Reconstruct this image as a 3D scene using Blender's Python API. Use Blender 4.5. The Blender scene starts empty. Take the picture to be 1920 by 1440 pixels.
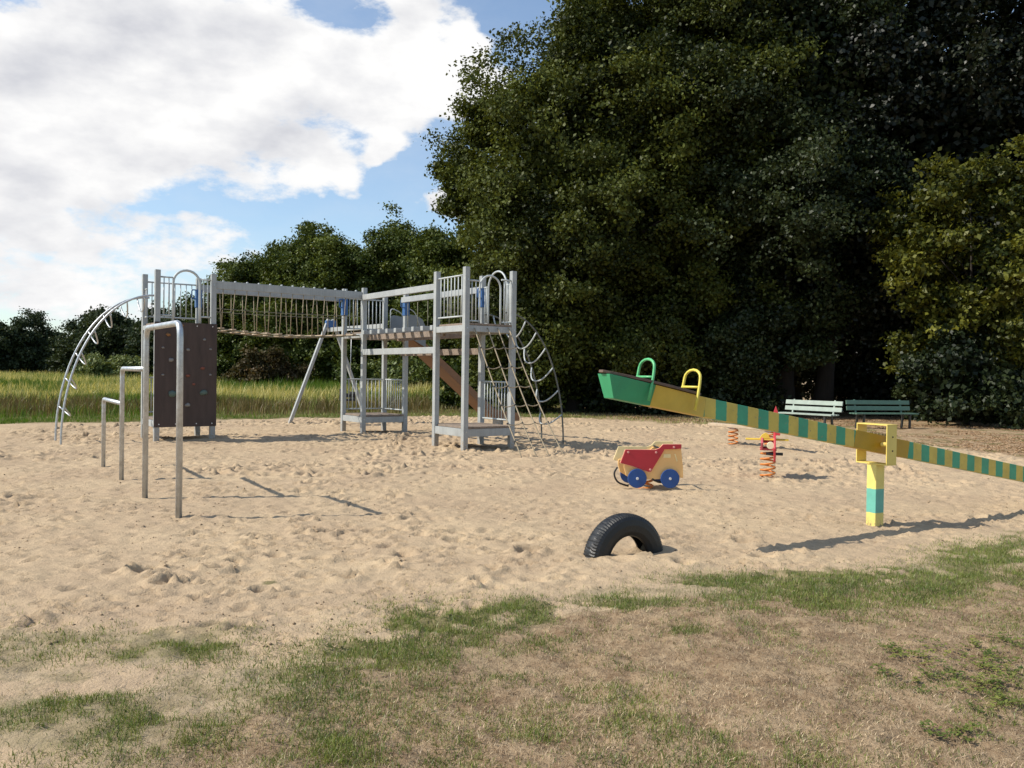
import bpy, math, random
import numpy as np
from mathutils import Vector, Matrix

random.seed(7)
scene = bpy.context.scene
COL = scene.collection
R = math.radians
PI = math.pi

# ------------------------------------------------------------------ render settings
scene.view_settings.view_transform = 'Standard'
scene.view_settings.look = 'None'
scene.view_settings.gamma = 1.0
scene.view_settings.exposure = 0.25
scene.view_settings.use_curve_mapping = False
scene.cycles.max_bounces = 6
scene.cycles.diffuse_bounces = 3
scene.cycles.glossy_bounces = 2
scene.cycles.transmission_bounces = 3

# ------------------------------------------------------------------ camera
cam = bpy.data.cameras.new('camera')
cam.sensor_width = 36.0
cam.lens = 30.0
cam.clip_start = 0.05
cam.clip_end = 3000
co = bpy.data.objects.new('camera', cam)
COL.objects.link(co)
pitch, roll = math.atan(20 / 1600.0), R(0.8)
fw = Vector((0, math.cos(pitch), -math.sin(pitch)))
u0 = Vector((0, math.sin(pitch), math.cos(pitch)))
r0 = Vector((1, 0, 0))
cr = r0 * math.cos(roll) + u0 * math.sin(roll)
cu = u0 * math.cos(roll) - r0 * math.sin(roll)
m = Matrix((cr, cu, -fw)).transposed().to_4x4()
m.translation = Vector((0, 0, 1.5))
co.matrix_world = m
scene.camera = co

# ------------------------------------------------------------------ node helpers
class NT:
    """small wrapper round a node tree"""
    def __init__(s, tree):
        s.t = tree
        s.n = tree.nodes
        s.l = tree.links
    def new(s, typ, **kw):
        n = s.n.new(typ)
        for k, v in kw.items():
            setattr(n, k, v)
        return n
    def put(s, sock, val):
        if isinstance(val, bpy.types.NodeSocket):
            s.l.new(val, sock)
        elif val is not None:
            sock.default_value = val
    def math(s, op, a, b=None, c=None, clamp=False):
        n = s.new('ShaderNodeMath', operation=op)
        n.use_clamp = clamp
        s.put(n.inputs[0], a)
        if b is not None: s.put(n.inputs[1], b)
        if c is not None: s.put(n.inputs[2], c)
        return n.outputs[0]
    def vmath(s, op, a, b=None, scale=None):
        n = s.new('ShaderNodeVectorMath', operation=op)
        s.put(n.inputs[0], a)
        if b is not None: s.put(n.inputs[1], b)
        if scale is not None: s.put(n.inputs['Scale'], scale)
        return n.outputs[0]
    def noise(s, vec, scale, detail=4, rough=.55, dist=0.0, color=False):
        n = s.new('ShaderNodeTexNoise')
        if vec is not None: s.put(n.inputs['Vector'], vec)
        n.inputs['Scale'].default_value = scale
        n.inputs['Detail'].default_value = detail
        n.inputs['Roughness'].default_value = rough
        n.inputs['Distortion'].default_value = dist
        return n.outputs['Color' if color else 'Fac']
    def ramp(s, v, a, b, lo=0.0, hi=1.0, smooth=True):
        n = s.new('ShaderNodeMapRange')
        n.interpolation_type = 'SMOOTHSTEP' if smooth else 'LINEAR'
        s.put(n.inputs['Value'], v)
        n.inputs['From Min'].default_value = a
        n.inputs['From Max'].default_value = b
        n.inputs['To Min'].default_value = lo
        n.inputs['To Max'].default_value = hi
        return n.outputs[0]
    def mix(s, fac, a, b, typ='MIX'):
        n = s.new('ShaderNodeMix', data_type='RGBA', blend_type=typ)
        s.put(n.inputs[0], fac)
        s.put(n.inputs[6], a if isinstance(a, bpy.types.NodeSocket) else (*a[:3], 1))
        s.put(n.inputs[7], b if isinstance(b, bpy.types.NodeSocket) else (*b[:3], 1))
        return n.outputs[2]
    def attr(s, name, out='Fac'):
        n = s.new('ShaderNodeAttribute', attribute_name=name)
        return n.outputs[out]

def new_mat(name):
    mt = bpy.data.materials.new(name)
    mt.use_nodes = True
    mt.node_tree.nodes.clear()
    nt = NT(mt.node_tree)
    out = nt.new('ShaderNodeOutputMaterial')
    return mt, nt, out

def paint(name, col, rough=.5, metal=0.0, var=.15, scale=6.0, bump=.0, bscale=60.0, worn=None, spec=.5,
          stretch=(1, 1, 1), worn_amt=.62):
    """painted / plastic / metal surface with uneven tone, dirt and a slight bump"""
    mt, nt, out = new_mat(name)
    tc = nt.new('ShaderNodeTexCoord').outputs['Object']
    mp = nt.new('ShaderNodeMapping')
    mp.inputs['Scale'].default_value = stretch
    nt.l.new(tc, mp.inputs['Vector'])
    v = mp.outputs[0]
    n1 = nt.noise(v, scale, 5, .6)
    f = nt.ramp(n1, .25, .75, 1 - var, 1 + var, False)
    g = nt.vmath('SCALE', (col[0], col[1], col[2]), scale=f)
    c = g
    if worn is not None:
        n2 = nt.noise(v, scale * 2.3, 8, .7)
        c = nt.mix(nt.ramp(n2, worn_amt, worn_amt + .12), c, worn)
    p = nt.new('ShaderNodeBsdfPrincipled')
    nt.put(p.inputs['Base Color'], c)
    p.inputs['Metallic'].default_value = metal
    p.inputs['Specular IOR Level'].default_value = spec
    nt.put(p.inputs['Roughness'], nt.ramp(n1, .2, .8, max(.05, rough - .1), min(1, rough + .12), False))
    if bump:
        b = nt.new('ShaderNodeBump')
        b.inputs['Strength'].default_value = bump
        b.inputs['Distance'].default_value = .01
        nt.put(b.inputs['Height'], nt.noise(v, bscale, 4, .6))
        nt.l.new(b.outputs[0], p.inputs['Normal'])
    nt.l.new(p.outputs[0], out.inputs[0])
    return mt

M = {}
def post_material():
    """grey painted timber: faint vertical grain, rubbed spots and sand splashed up near the ground"""
    mt, nt, out = new_mat('grey_painted_timber')
    tc = nt.new('ShaderNodeTexCoord').outputs['Object']
    sp = nt.new('ShaderNodeSeparateXYZ'); nt.l.new(tc, sp.inputs[0])
    mp = nt.new('ShaderNodeMapping'); mp.inputs['Scale'].default_value = (42, 42, 2.2); nt.l.new(tc, mp.inputs['Vector'])
    grain = nt.noise(mp.outputs[0], 1.0, 4, .6)
    big = nt.noise(tc, 3.5, 5, .65); fine = nt.noise(tc, 24, 7, .7)
    f = nt.math('MULTIPLY', nt.ramp(grain, .25, .75, .86, 1.12, False), nt.ramp(big, .3, .7, .84, 1.12, False))
    c = nt.vmath('SCALE', (.345, .36, .352), scale=f)
    c = nt.mix(nt.math('MULTIPLY', nt.ramp(fine, .60, .70), .8), c, (.20, .20, .175))
    c = nt.mix(nt.math('MULTIPLY', nt.ramp(nt.noise(tc, 11, 6, .7), .62, .72), .7), c, (.48, .49, .46))
    spl = nt.math('MULTIPLY', nt.ramp(sp.outputs[2], .02, .38, 1, 0), nt.ramp(fine, .40, .60))
    c = nt.mix(nt.math('MULTIPLY', spl, .75), c, (.30, .22, .14))
    p = nt.new('ShaderNodeBsdfPrincipled'); nt.put(p.inputs['Base Color'], c)
    nt.put(p.inputs['Roughness'], nt.ramp(big, .2, .8, .42, .65, False))
    b = nt.new('ShaderNodeBump'); b.inputs['Strength'].default_value = .3; b.inputs['Distance'].default_value = .006
    nt.put(b.inputs['Height'], grain); nt.l.new(b.outputs[0], p.inputs['Normal'])
    nt.l.new(p.outputs[0], out.inputs[0])
    return mt
M['post'] = post_material()
M['rail'] = paint('grey_rail_paint', (.46, .49, .48), .42, 0, .12, 9, .1, 60, worn=(.28, .28, .27), worn_amt=.66)
M['galv'] = paint('galvanised_steel', (.47, .49, .50), .42, .75, .25, 14, .12, 70, worn=(.30, .31, .31), worn_amt=.58)
M['steel_shaded'] = paint('shaded_steel', (.13, .135, .12), .6, .2, .25, 14, worn=(.08, .07, .05))  # right ladder rails: steel with the shade put into the colour
M['deck'] = paint('weathered_deck_boards', (.22, .17, .13), .8, 0, .3, 12, .5, 50)
M['wall'] = paint('brown_plywood_panel', (.068, .048, .041), .62, 0, .3, 3, .3, 40, worn=(.10, .07, .055), stretch=(3, 3, .5), worn_amt=.60, spec=.25)
M['slide_wood'] = paint('orange_brown_plywood', (.23, .115, .055), .6, 0, .2, 5, .2, 30)
M['slide_steel'] = paint('slide_steel', (.5, .51, .52), .3, .8, .15, 6)
M['slide_panel'] = paint('grey_slide_panel', (.20, .22, .23), .5, 0, .12, 5)
M['rope'] = paint('beige_rope', (.33, .27, .18), .9, 0, .25, 40, .4, 200)
M['rope_dark'] = paint('grey_green_rope', (.22, .21, .15), .9, 0, .25, 40, .4, 200)
M['knot'] = paint('black_clamp', (.03, .03, .03), .6)
M['blue'] = paint('blue_plastic', (.035, .11, .28), .4, 0, .15, 8)
M['wood'] = paint('pale_worn_wood', (.42, .33, .23), .8, 0, .25, 8, .4, 50, stretch=(1, 1, 1))
M['black'] = paint('black_rubber', (.012, .012, .013), .55, 0, .3, 20)
M['tyre'] = paint('tyre_rubber', (.008, .0085, .009), .48, 0, .35, 9, .3, 60, worn=(.05, .042, .034), worn_amt=.66)
M['bench'] = paint('pale_green_bench_paint', (.31, .37, .315), .55, 0, .18, 5, .2, 50, worn=(.2, .22, .18), worn_amt=.62)
M['bench_shaded'] = paint('shaded_bench_paint', (.075, .145, .105), .55, 0, .18, 5, .2, 50, worn=(.13, .15, .12), worn_amt=.62)  # bench paint darkened: the shade on this bench is put into the colour
M['bench_frame'] = paint('bench_iron', (.06, .06, .055), .5, .5, .2, 8)
M['hold_a'] = paint('hold_red', (.19, .06, .035), .7)
M['hold_b'] = paint('hold_green', (.08, .12, .10), .7)
M['hold_c'] = paint('hold_orange', (.24, .11, .035), .7)
M['hold_d'] = paint('hold_grey', (.19, .18, .17), .7)
M['yellow'] = paint('yellow_panel', (.84, .50, .19), .45, 0, .08, 4, .05, 60)
M['yellow_light'] = paint('pale_yellow_inlay', (.90, .72, .36), .45)
M['red'] = paint('red_panel', (.42, .020, .034), .42, 0, .12, 4, .05, 60)
M['lit_edge'] = paint('lit_panel_edge', (.80, .40, .26), .5)  # sunlit edge of the red panel, put into the colour
M['blue_disc'] = paint('blue_disc', (.010, .060, .23), .42, 0, .2, 6)
M['bolt'] = paint('bolt_cap', (.62, .60, .58), .4)
M['bolt_pink'] = paint('pink_bolt_cap', (.70, .32, .28), .45)
M['orange_spring'] = paint('orange_spring', (.62, .20, .035), .45, 0, .15, 12, worn=(.3, .1, .03), worn_amt=.66)
M['cream'] = paint('cream_plastic', (.70, .62, .42), .5)
M['pink'] = paint('pink_panel', (.52, .10, .12), .5)
M['red_bright'] = paint('bright_red_panel', (.50, .04, .05), .45, 0, .1, 5)
M['seat_yellow'] = paint('bright_yellow_panel', (.70, .48, .06), .45)
M['ss_yellow'] = paint('seesaw_yellow', (.60, .41, .06), .5, 0, .12, 5, .12, 50, worn=(.24, .18, .08), worn_amt=.62)
M['ss_green'] = paint('seesaw_green', (.04, .30, .13), .5, 0, .15, 5, .12, 50, worn=(.12, .22, .12), worn_amt=.62)
M['ss_gold'] = paint('seesaw_gold', (.43, .26, .012), .5, 0, .15, 5, .12, 50)
M['ss_seat'] = paint('brown_seat_plank', (.13, .085, .06), .75, 0, .3, 10, .4, 40)
M['ss_frame'] = paint('pale_yellow_steel', (.72, .56, .14), .45, 0, .08, 6, .08, 50, worn=(.33, .17, .05), worn_amt=.64)
M['grip_yellow'] = paint('yellow_tube', (.66, .55, .08), .4, 0, .12, 20, worn=(.4, .3, .05), worn_amt=.66)
M['grip_green'] = paint('green_tube', (.09, .42, .16), .4, 0, .15, 20, worn=(.45, .45, .12), worn_amt=.6)
M['bark'] = paint('bark', (.030, .023, .018), .95, 0, .4, 6, .9, 14, stretch=(3, 3, .6))

def banded_post():
    mt, nt, out = new_mat('banded_post_paint')
    tc = nt.new('ShaderNodeTexCoord').outputs['Object']
    sp = nt.new('ShaderNodeSeparateXYZ'); nt.l.new(tc, sp.inputs[0])
    z = nt.math('ADD', sp.outputs[2], nt.math('MULTIPLY', nt.math('SUBTRACT', nt.noise(tc, 30, 3), .5), .015))
    band = nt.math('MULTIPLY', nt.ramp(z, .135, .138), nt.ramp(z, .378, .381, 1, 0))
    n = nt.noise(tc, 9, 5, .6)
    f = nt.ramp(n, .25, .75, .88, 1.1, False)
    yel = nt.vmath('SCALE', (.72, .60, .17), scale=f)
    tea = nt.vmath('SCALE', (.13, .42, .33), scale=f)
    c = nt.mix(band, yel, tea)
    dirt = nt.math('MULTIPLY', nt.ramp(z, .0, .10, 1, 0), nt.ramp(nt.noise(tc, 45, 6, .7), .45, .62))
    c = nt.mix(dirt, c, (.25, .18, .11))
    p = nt.new('ShaderNodeBsdfPrincipled')
    nt.put(p.inputs['Base Color'], c)
    p.inputs['Roughness'].default_value = .5
    nt.l.new(p.outputs[0], out.inputs[0])
    return mt
M['ss_post'] = banded_post()

def leaf_mat(name, c1, c2, trans=.3, gloss=.04, grough=.4):
    """foliage: every leaf has its own tone between c1 and c2 (attribute 'tint')"""
    mt, nt, out = new_mat(name)
    t = nt.attr('tint')
    c = nt.mix(t, c1, c2)
    d = nt.new('ShaderNodeBsdfDiffuse'); nt.put(d.inputs[0], c)
    tr = nt.new('ShaderNodeBsdfTranslucent')
    nt.put(tr.inputs[0], nt.mix(1.0, c, (1.25, 1.1, .55), 'MULTIPLY'))
    mx = nt.new('ShaderNodeMixShader'); mx.inputs[0].default_value = trans
    nt.l.new(d.outputs[0], mx.inputs[1]); nt.l.new(tr.outputs[0], mx.inputs[2])
    g = nt.new('ShaderNodeBsdfGlossy'); g.inputs['Roughness'].default_value = grough
    m2 = nt.new('ShaderNodeMixShader'); m2.inputs[0].default_value = gloss
    nt.l.new(mx.outputs[0], m2.inputs[1]); nt.l.new(g.outputs[0], m2.inputs[2])
    nt.l.new(m2.outputs[0], out.inputs[0])
    return mt

# ------------------------------------------------------------------ tagging and mesh helpers
def tag(o, label=None, cat=None, group=None, kind=None):
    if label: o['label'] = label
    if cat: o['category'] = cat
    if group: o['group'] = group
    if kind: o['kind'] = kind
    return o

def thing(name, label, cat, loc=(0, 0, 0), rz=0.0, group=None):
    o = bpy.data.objects.new(name, None)
    o.empty_display_size = .2
    COL.objects.link(o)
    o.location = loc
    o.rotation_euler = (0, 0, rz)
    return tag(o, label, cat, group)

class MB:
    def __init__(s):
        s.v = []; s.f = []; s.sm = []
    def add(s, vs, fs, smooth=False):
        b = len(s.v)
        s.v += [tuple(v) for v in vs]
        s.f += [tuple(b + i for i in f) for f in fs]
        s.sm += [smooth] * len(fs)
        return s
    def box(s, c, d, rot=None):
        x, y, z = d[0] / 2, d[1] / 2, d[2] / 2
        vs = [Vector((i * x, j * y, k * z)) for k in (-1, 1) for j in (-1, 1) for i in (-1, 1)]
        if rot is not None: vs = [rot @ v for v in vs]
        vs = [v + Vector(c) for v in vs]
        return s.add(vs, [(0, 2, 3, 1), (4, 5, 7, 6), (0, 1, 5, 4), (2, 6, 7, 3), (0, 4, 6, 2), (1, 3, 7, 5)])
    def bar(s, p0, p1, w, h, up=(0, 0, 1)):
        p0, p1 = Vector(p0), Vector(p1)
        d = (p1 - p0); L = d.length; d.normalize()
        sx = d.cross(Vector(up)).normalized(); u = sx.cross(d).normalized()
        rot = Matrix((sx, d, u)).transposed()
        return s.box((p0 + p1) / 2, (w, L, h), rot)
    def tube(s, pts, r, n=8, caps=True):
        pts = [Vector(p) for p in pts]
        k = len(pts)
        rs = r if isinstance(r, (list, tuple)) else [r] * k
        t = []
        for i in range(k):
            a = pts[max(i - 1, 0)]; b = pts[min(i + 1, k - 1)]
            t.append((b - a).normalized())
        ref = Vector((0, 0, 1)) if abs(t[0].z) < .9 else Vector((1, 0, 0))
        nrm = t[0].cross(ref).normalized()
        vs = []
        for i in range(k):
            nrm = (nrm - t[i] * nrm.dot(t[i]))
            nrm = nrm.normalized() if nrm.length > 1e-6 else t[i].orthogonal().normalized()
            bi = t[i].cross(nrm)
            for j in range(n):
                an = 2 * PI * j / n
                vs.append(pts[i] + (nrm * math.cos(an) + bi * math.sin(an)) * rs[i])
        fs = []
        for i in range(k - 1):
            for j in range(n):
                fs.append((i * n + j, i * n + (j + 1) % n, (i + 1) * n + (j + 1) % n, (i + 1) * n + j))
        b = len(s.v)
        s.add(vs, fs, True)
        if caps:
            s.f.append(tuple(b + j for j in range(n))[::-1]); s.sm.append(False)
            s.f.append(tuple(b + (k - 1) * n + j for j in range(n))); s.sm.append(False)
        return s
    def prism(s, poly, y0, y1, mtx=None):
        """polygon in x,z extruded along y"""
        n = len(poly)
        vs = [Vector((x, y0, z)) for x, z in poly] + [Vector((x, y1, z)) for x, z in poly]
        if mtx is not None: vs = [mtx @ v for v in vs]
        fs = [tuple(range(n)), tuple(range(2 * n - 1, n - 1, -1))]
        for i in range(n):
            j = (i + 1) % n
            fs.append((i, i + n, j + n, j))
        return s.add(vs, fs)
    def disc(s, c, r, y0, y1, n=28):
        return s.prism([(c[0] + r * math.cos(2 * PI * i / n), c[1] + r * math.sin(2 * PI * i / n)) for i in range(n)], y0, y1)
    def ball(s, c, r, nu=10, nv=6, sq=(1, 1, 1)):
        vs = [Vector((0, 0, -r * sq[2]))]
        for i in range(1, nv):
            a = -PI / 2 + PI * i / nv
            for j in range(nu):
                b = 2 * PI * j / nu
                vs.append(Vector((r * math.cos(a) * math.cos(b) * sq[0], r * math.cos(a) * math.sin(b) * sq[1], r * math.sin(a) * sq[2])))
        vs.append(Vector((0, 0, r * sq[2])))
        fs = []
        for j in range(nu): fs.append((0, 1 + (j + 1) % nu, 1 + j))
        for i in range(nv - 2):
            for j in range(nu):
                a = 1 + i * nu
                fs.append((a + j, a + (j + 1) % nu, a + nu + (j + 1) % nu, a + nu + j))
        L = len(vs) - 1; a = 1 + (nv - 2) * nu
        for j in range(nu): fs.append((a + j, a + (j + 1) % nu, L))
        return s.add([v + Vector(c) for v in vs], fs, True)
    def build(s, name, mat, parent=None, bevel=0.0, loc=None, fix=True):
        me = bpy.data.meshes.new(name)
        me.from_pydata(s.v, [], s.f)
        me.polygons.foreach_set('use_smooth', s.sm)
        if fix:
            import bmesh
            bm = bmesh.new(); bm.from_mesh(me)
            bmesh.ops.recalc_face_normals(bm, faces=bm.faces)
            bm.to_mesh(me); bm.free()
        me.materials.append(mat)
        o = bpy.data.objects.new(name, me)
        COL.objects.link(o)
        if parent is not None: o.parent = parent
        if loc is not None: o.location = loc
        if bevel:
            b = o.modifiers.new('bevel', 'BEVEL'); b.width = bevel; b.segments = 2; b.limit_method = 'ANGLE'
        return o

def helix(r, z0, z1, turns, n=14, ease=True):
    k = int(turns * n)
    return [(r * math.cos(2 * PI * i / n), r * math.sin(2 * PI * i / n), z0 + (z1 - z0) * i / k) for i in range(k + 1)]

def rounded(pts, rad, seg=5):
    """polyline with rounded inner corners"""
    pts = [Vector(p) for p in pts]
    out = [pts[0]]
    for i in range(1, len(pts) - 1):
        a, b, c = pts[i - 1], pts[i], pts[i + 1]
        d1 = (a - b).normalized(); d2 = (c - b).normalized()
        p1 = b + d1 * rad; p2 = b + d2 * rad
        for k in range(seg + 1):
            t = k / seg
            out.append(p1 * (1 - t) ** 2 + b * 2 * t * (1 - t) + p2 * t ** 2)
    out.append(pts[-1])
    return out

# ------------------------------------------------------------------ numpy noise
def vnoise(x, y, seed):
    xi = np.floor(x).astype(np.int64); yi = np.floor(y).astype(np.int64)
    fx = x - xi; fy = y - yi
    fx = fx * fx * fx * (fx * (fx * 6 - 15) + 10); fy = fy * fy * fy * (fy * (fy * 6 - 15) + 10)
    def h(a, b):
        n = (a * 374761393 + b * 668265263 + seed * 974711) & 0x7fffffff
        n = ((n ^ (n >> 13)) * 1274126177) & 0x7fffffff
        n = n ^ (n >> 16)
        return (n & 0xffff) / 65535.0
    a = h(xi, yi); b = h(xi + 1, yi); c = h(xi, yi + 1); d = h(xi + 1, yi + 1)
    return (a * (1 - fx) + b * fx) * (1 - fy) + (c * (1 - fx) + d * fx) * fy

def fbm(x, y, seed, oct=4, g=.5):
    s = 0; a = 1; t = 0
    for i in range(oct):
        s = s + a * vnoise(x * 2 ** i, y * 2 ** i, seed + i * 17); t += a; a *= g
    return s / t

def sstep(a, b, x):
    t = np.clip((x - a) / (b - a), 0, 1)
    return t * t * (3 - 2 * t)

# ------------------------------------------------------------------ where sand, lawn, meadow lie (metres; camera stands at the origin)
def y_near(x):
    return np.interp(x, [-18, -6, -3, -1.9, -1.1, -.2, .96, 2.2, 3.4, 4.9, 7, 13, 20], [4.4, 4.7, 4.95, 4.75, 5.1, 5.75, 6.25, 6.5, 7.0, 8.2, 9.6, 10.5, 11])
def y_far(x):
    return np.interp(x, [-22, -13, -10, -7, -3, 1, 3, 5.7, 7.6, 9.3, 9.9, 11, 13, 20], [20.5, 22.2, 24.2, 26.4, 28.6, 29.0, 28.6, 26.2, 23.6, 20, 16.2, 13, 11, 10])

def masks(x, y):
    n = fbm(x * .9, y * .9, 3, 4) - .5
    n2 = fbm(x * 4, y * 4, 9, 3) - .5
    dn = y - y_near(x) + n * 1.1 + n2 * .5
    df = y_far(x) - y + (n * .9 + n2 * .5) * (1 + np.clip((y - 12) * .05, 0, 1))
    sand = sstep(-.42, .30, dn) * sstep(-.25, .35, df)
    # bare sandy patches left of the thatch in front of the pit
    px = x - np.interp(y, [2, 3.2, 4.3, 5.3, 6.5, 9], [-.95, -.95, -.8, -.25, .9, 5])
    thatch = sstep(-.45, .55, px + n * 1.4 + n2 * .5) * (1 - sstep(-.95, -.35, dn + n * .5))
    front = (y < y_near(x) + .3)
    bare = front * (1 - thatch) * sstep(.38, .62, fbm(x * 1.1 + 7, y * 1.1, 21, 4))
    sand = np.maximum(sand, bare * .9)
    meadow = sstep(-.2, .6, -df) * sstep(5, 2, x + n * 4) * (y > 12)
    litter = sstep(-.2, .8, -df) * sstep(1.5, 5, x + n * 4) * (y > 9)
    return sand, thatch, meadow, litter, dn, df

# ------------------------------------------------------------------ ground sheet
def axis_x():
    f = np.arange(-11, 11.001, .035)
    l = [-11.0]; st = .05
    while l[-1] > -420: l.append(l[-1] - st); st *= 1.16
    r = [11.0]; st = .05
    while r[-1] < 420: r.append(r[-1] + st); st *= 1.16
    return np.concatenate([np.array(l[1:])[::-1], f, np.array(r[1:])])
def axis_y():
    y = [2.4]; 
    while y[-1] < 9: y.append(y[-1] + .019)
    while y[-1] < 16: y.append(y[-1] + .034)
    while y[-1] < 31: y.append(y[-1] + .075)
    st = .1
    while y[-1] < 460: y.append(y[-1] + st); st *= 1.13
    b = [2.4]; st = .05
    while b[-1] > -60: b.append(b[-1] - st); st *= 1.25
    return np.concatenate([np.array(b[1:])[::-1], np.array(y)])

XS, YS = axis_x(), axis_y()
GX, GY = np.meshgrid(XS, YS)
SAND, THATCH, MEADOW, LITTER, DN, DF = masks(GX, GY)
near = np.clip(1.6 - GY / 40, .0, 1)
HZ = SAND * (.055 * (fbm(GX * .55, GY * .55, 31, 3) - .5) + .026 * (fbm(GX * 2.1, GY * 2.1, 33, 3) - .5) + .030 * (fbm(GX * 6.5, GY * 6.5, 35, 3) - .5) + .016 * (fbm(GX * 15, GY * 15, 37, 2) - .5))
HZ += (1 - SAND) * (.05 * (fbm(GX * .8, GY * .8, 41, 3) - .5) + .042 * (fbm(GX * 6, GY * 6, 43, 3) - .5) + .020 * (fbm(GX * 18, GY * 18, 45, 2) - .5))
HZ *= near * 1.15
# footprints and scuffs in the sand
rng = np.random.default_rng(5)
def dimples(n, xr, yr, dep, lo, hi):
    global HZ
    xs = rng.uniform(*xr, n); ys = rng.uniform(*yr, n)
    ds = rng.uniform(*dep, n); ra = rng.uniform(lo, hi, n); asp = rng.uniform(.45, .9, n); an = rng.uniform(0, PI, n)
    ds = ds * (.2 + 1.5 * sstep(.36, .64, fbm(xs * .55, ys * .55, 57, 3)))
    for args in zip(xs, ys, ds, ra, asp, an): one(*args)
def one(x, y, d, a, s, t):
    global HZ
    for _ in (0,):
        R_ = a * 2.2
        i0, i1 = np.searchsorted(XS, [x - R_, x + R_]); j0, j1 = np.searchsorted(YS, [y - R_, y + R_])
        if i1 <= i0 or j1 <= j0: continue
        gx = GX[j0:j1, i0:i1] - x; gy = GY[j0:j1, i0:i1] - y
        u = (gx * math.cos(t) + gy * math.sin(t)) / a; v = (-gx * math.sin(t) + gy * math.cos(t)) / (a * s)
        q = u * u + v * v
        HZ[j0:j1, i0:i1] += SAND[j0:j1, i0:i1] ** 2 * d * (-np.exp(-q * q * 1.3) + .55 * np.exp(-(np.sqrt(q) - 1.25) ** 2 * 5))
dimples(1700, (-11, 11), (4.5, 14), (.010, .034), .05, .115)
dimples(6500, (-11, 11), (4.5, 11), (.008, .024), .016, .050)
dimples(5200, (-12, 10), (12, 29), (.018, .05), .06, .14)
def trails(n):
    for _ in range(n):
        x, y = rng.uniform(-9, 8), rng.uniform(5.2, 20); an = rng.uniform(0, 2 * PI)
        for k in range(rng.integers(5, 16)):
            an += rng.normal(0, .18)
            x += math.cos(an) * .36; y += math.sin(an) * .36
            sx = x - math.sin(an) * .09 * (1 if k % 2 else -1); sy = y + math.cos(an) * .09 * (1 if k % 2 else -1)
            for off, a in ((.07, .062), (-.07, .048)):
                one(sx + math.cos(an) * off, sy + math.sin(an) * off, rng.uniform(.014, .03), a, .72, an)
trails(150)
# sand piled against the half-buried tyre
for (px_, py_, r_, h_) in ((.55, 6.82, .13, .03), (1.42, 7.28, .12, .03), (1.06, 6.86, .25, .045), (1.0, 7.08, .18, -.03)):
    HZ += h_ * np.exp(-((GX - px_) ** 2 + (GY - py_) ** 2) / r_ ** 2)
HZ += 0.12 * sstep(30, 60, GY) * (fbm(GX * .06, GY * .06, 51, 3) - .5)

def ground_z(x, y):
    x = np.asarray(x, float); y = np.asarray(y, float)
    i = np.clip(np.searchsorted(XS, x) - 1, 0, len(XS) - 2); j = np.clip(np.searchsorted(YS, y) - 1, 0, len(YS) - 2)
    fx = (x - XS[i]) / (XS[i + 1] - XS[i]); fy = (y - YS[j]) / (YS[j + 1] - YS[j])
    return (HZ[j, i] * (1 - fx) + HZ[j, i + 1] * fx) * (1 - fy) + (HZ[j + 1, i] * (1 - fx) + HZ[j + 1, i + 1] * fx) * fy

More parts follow.
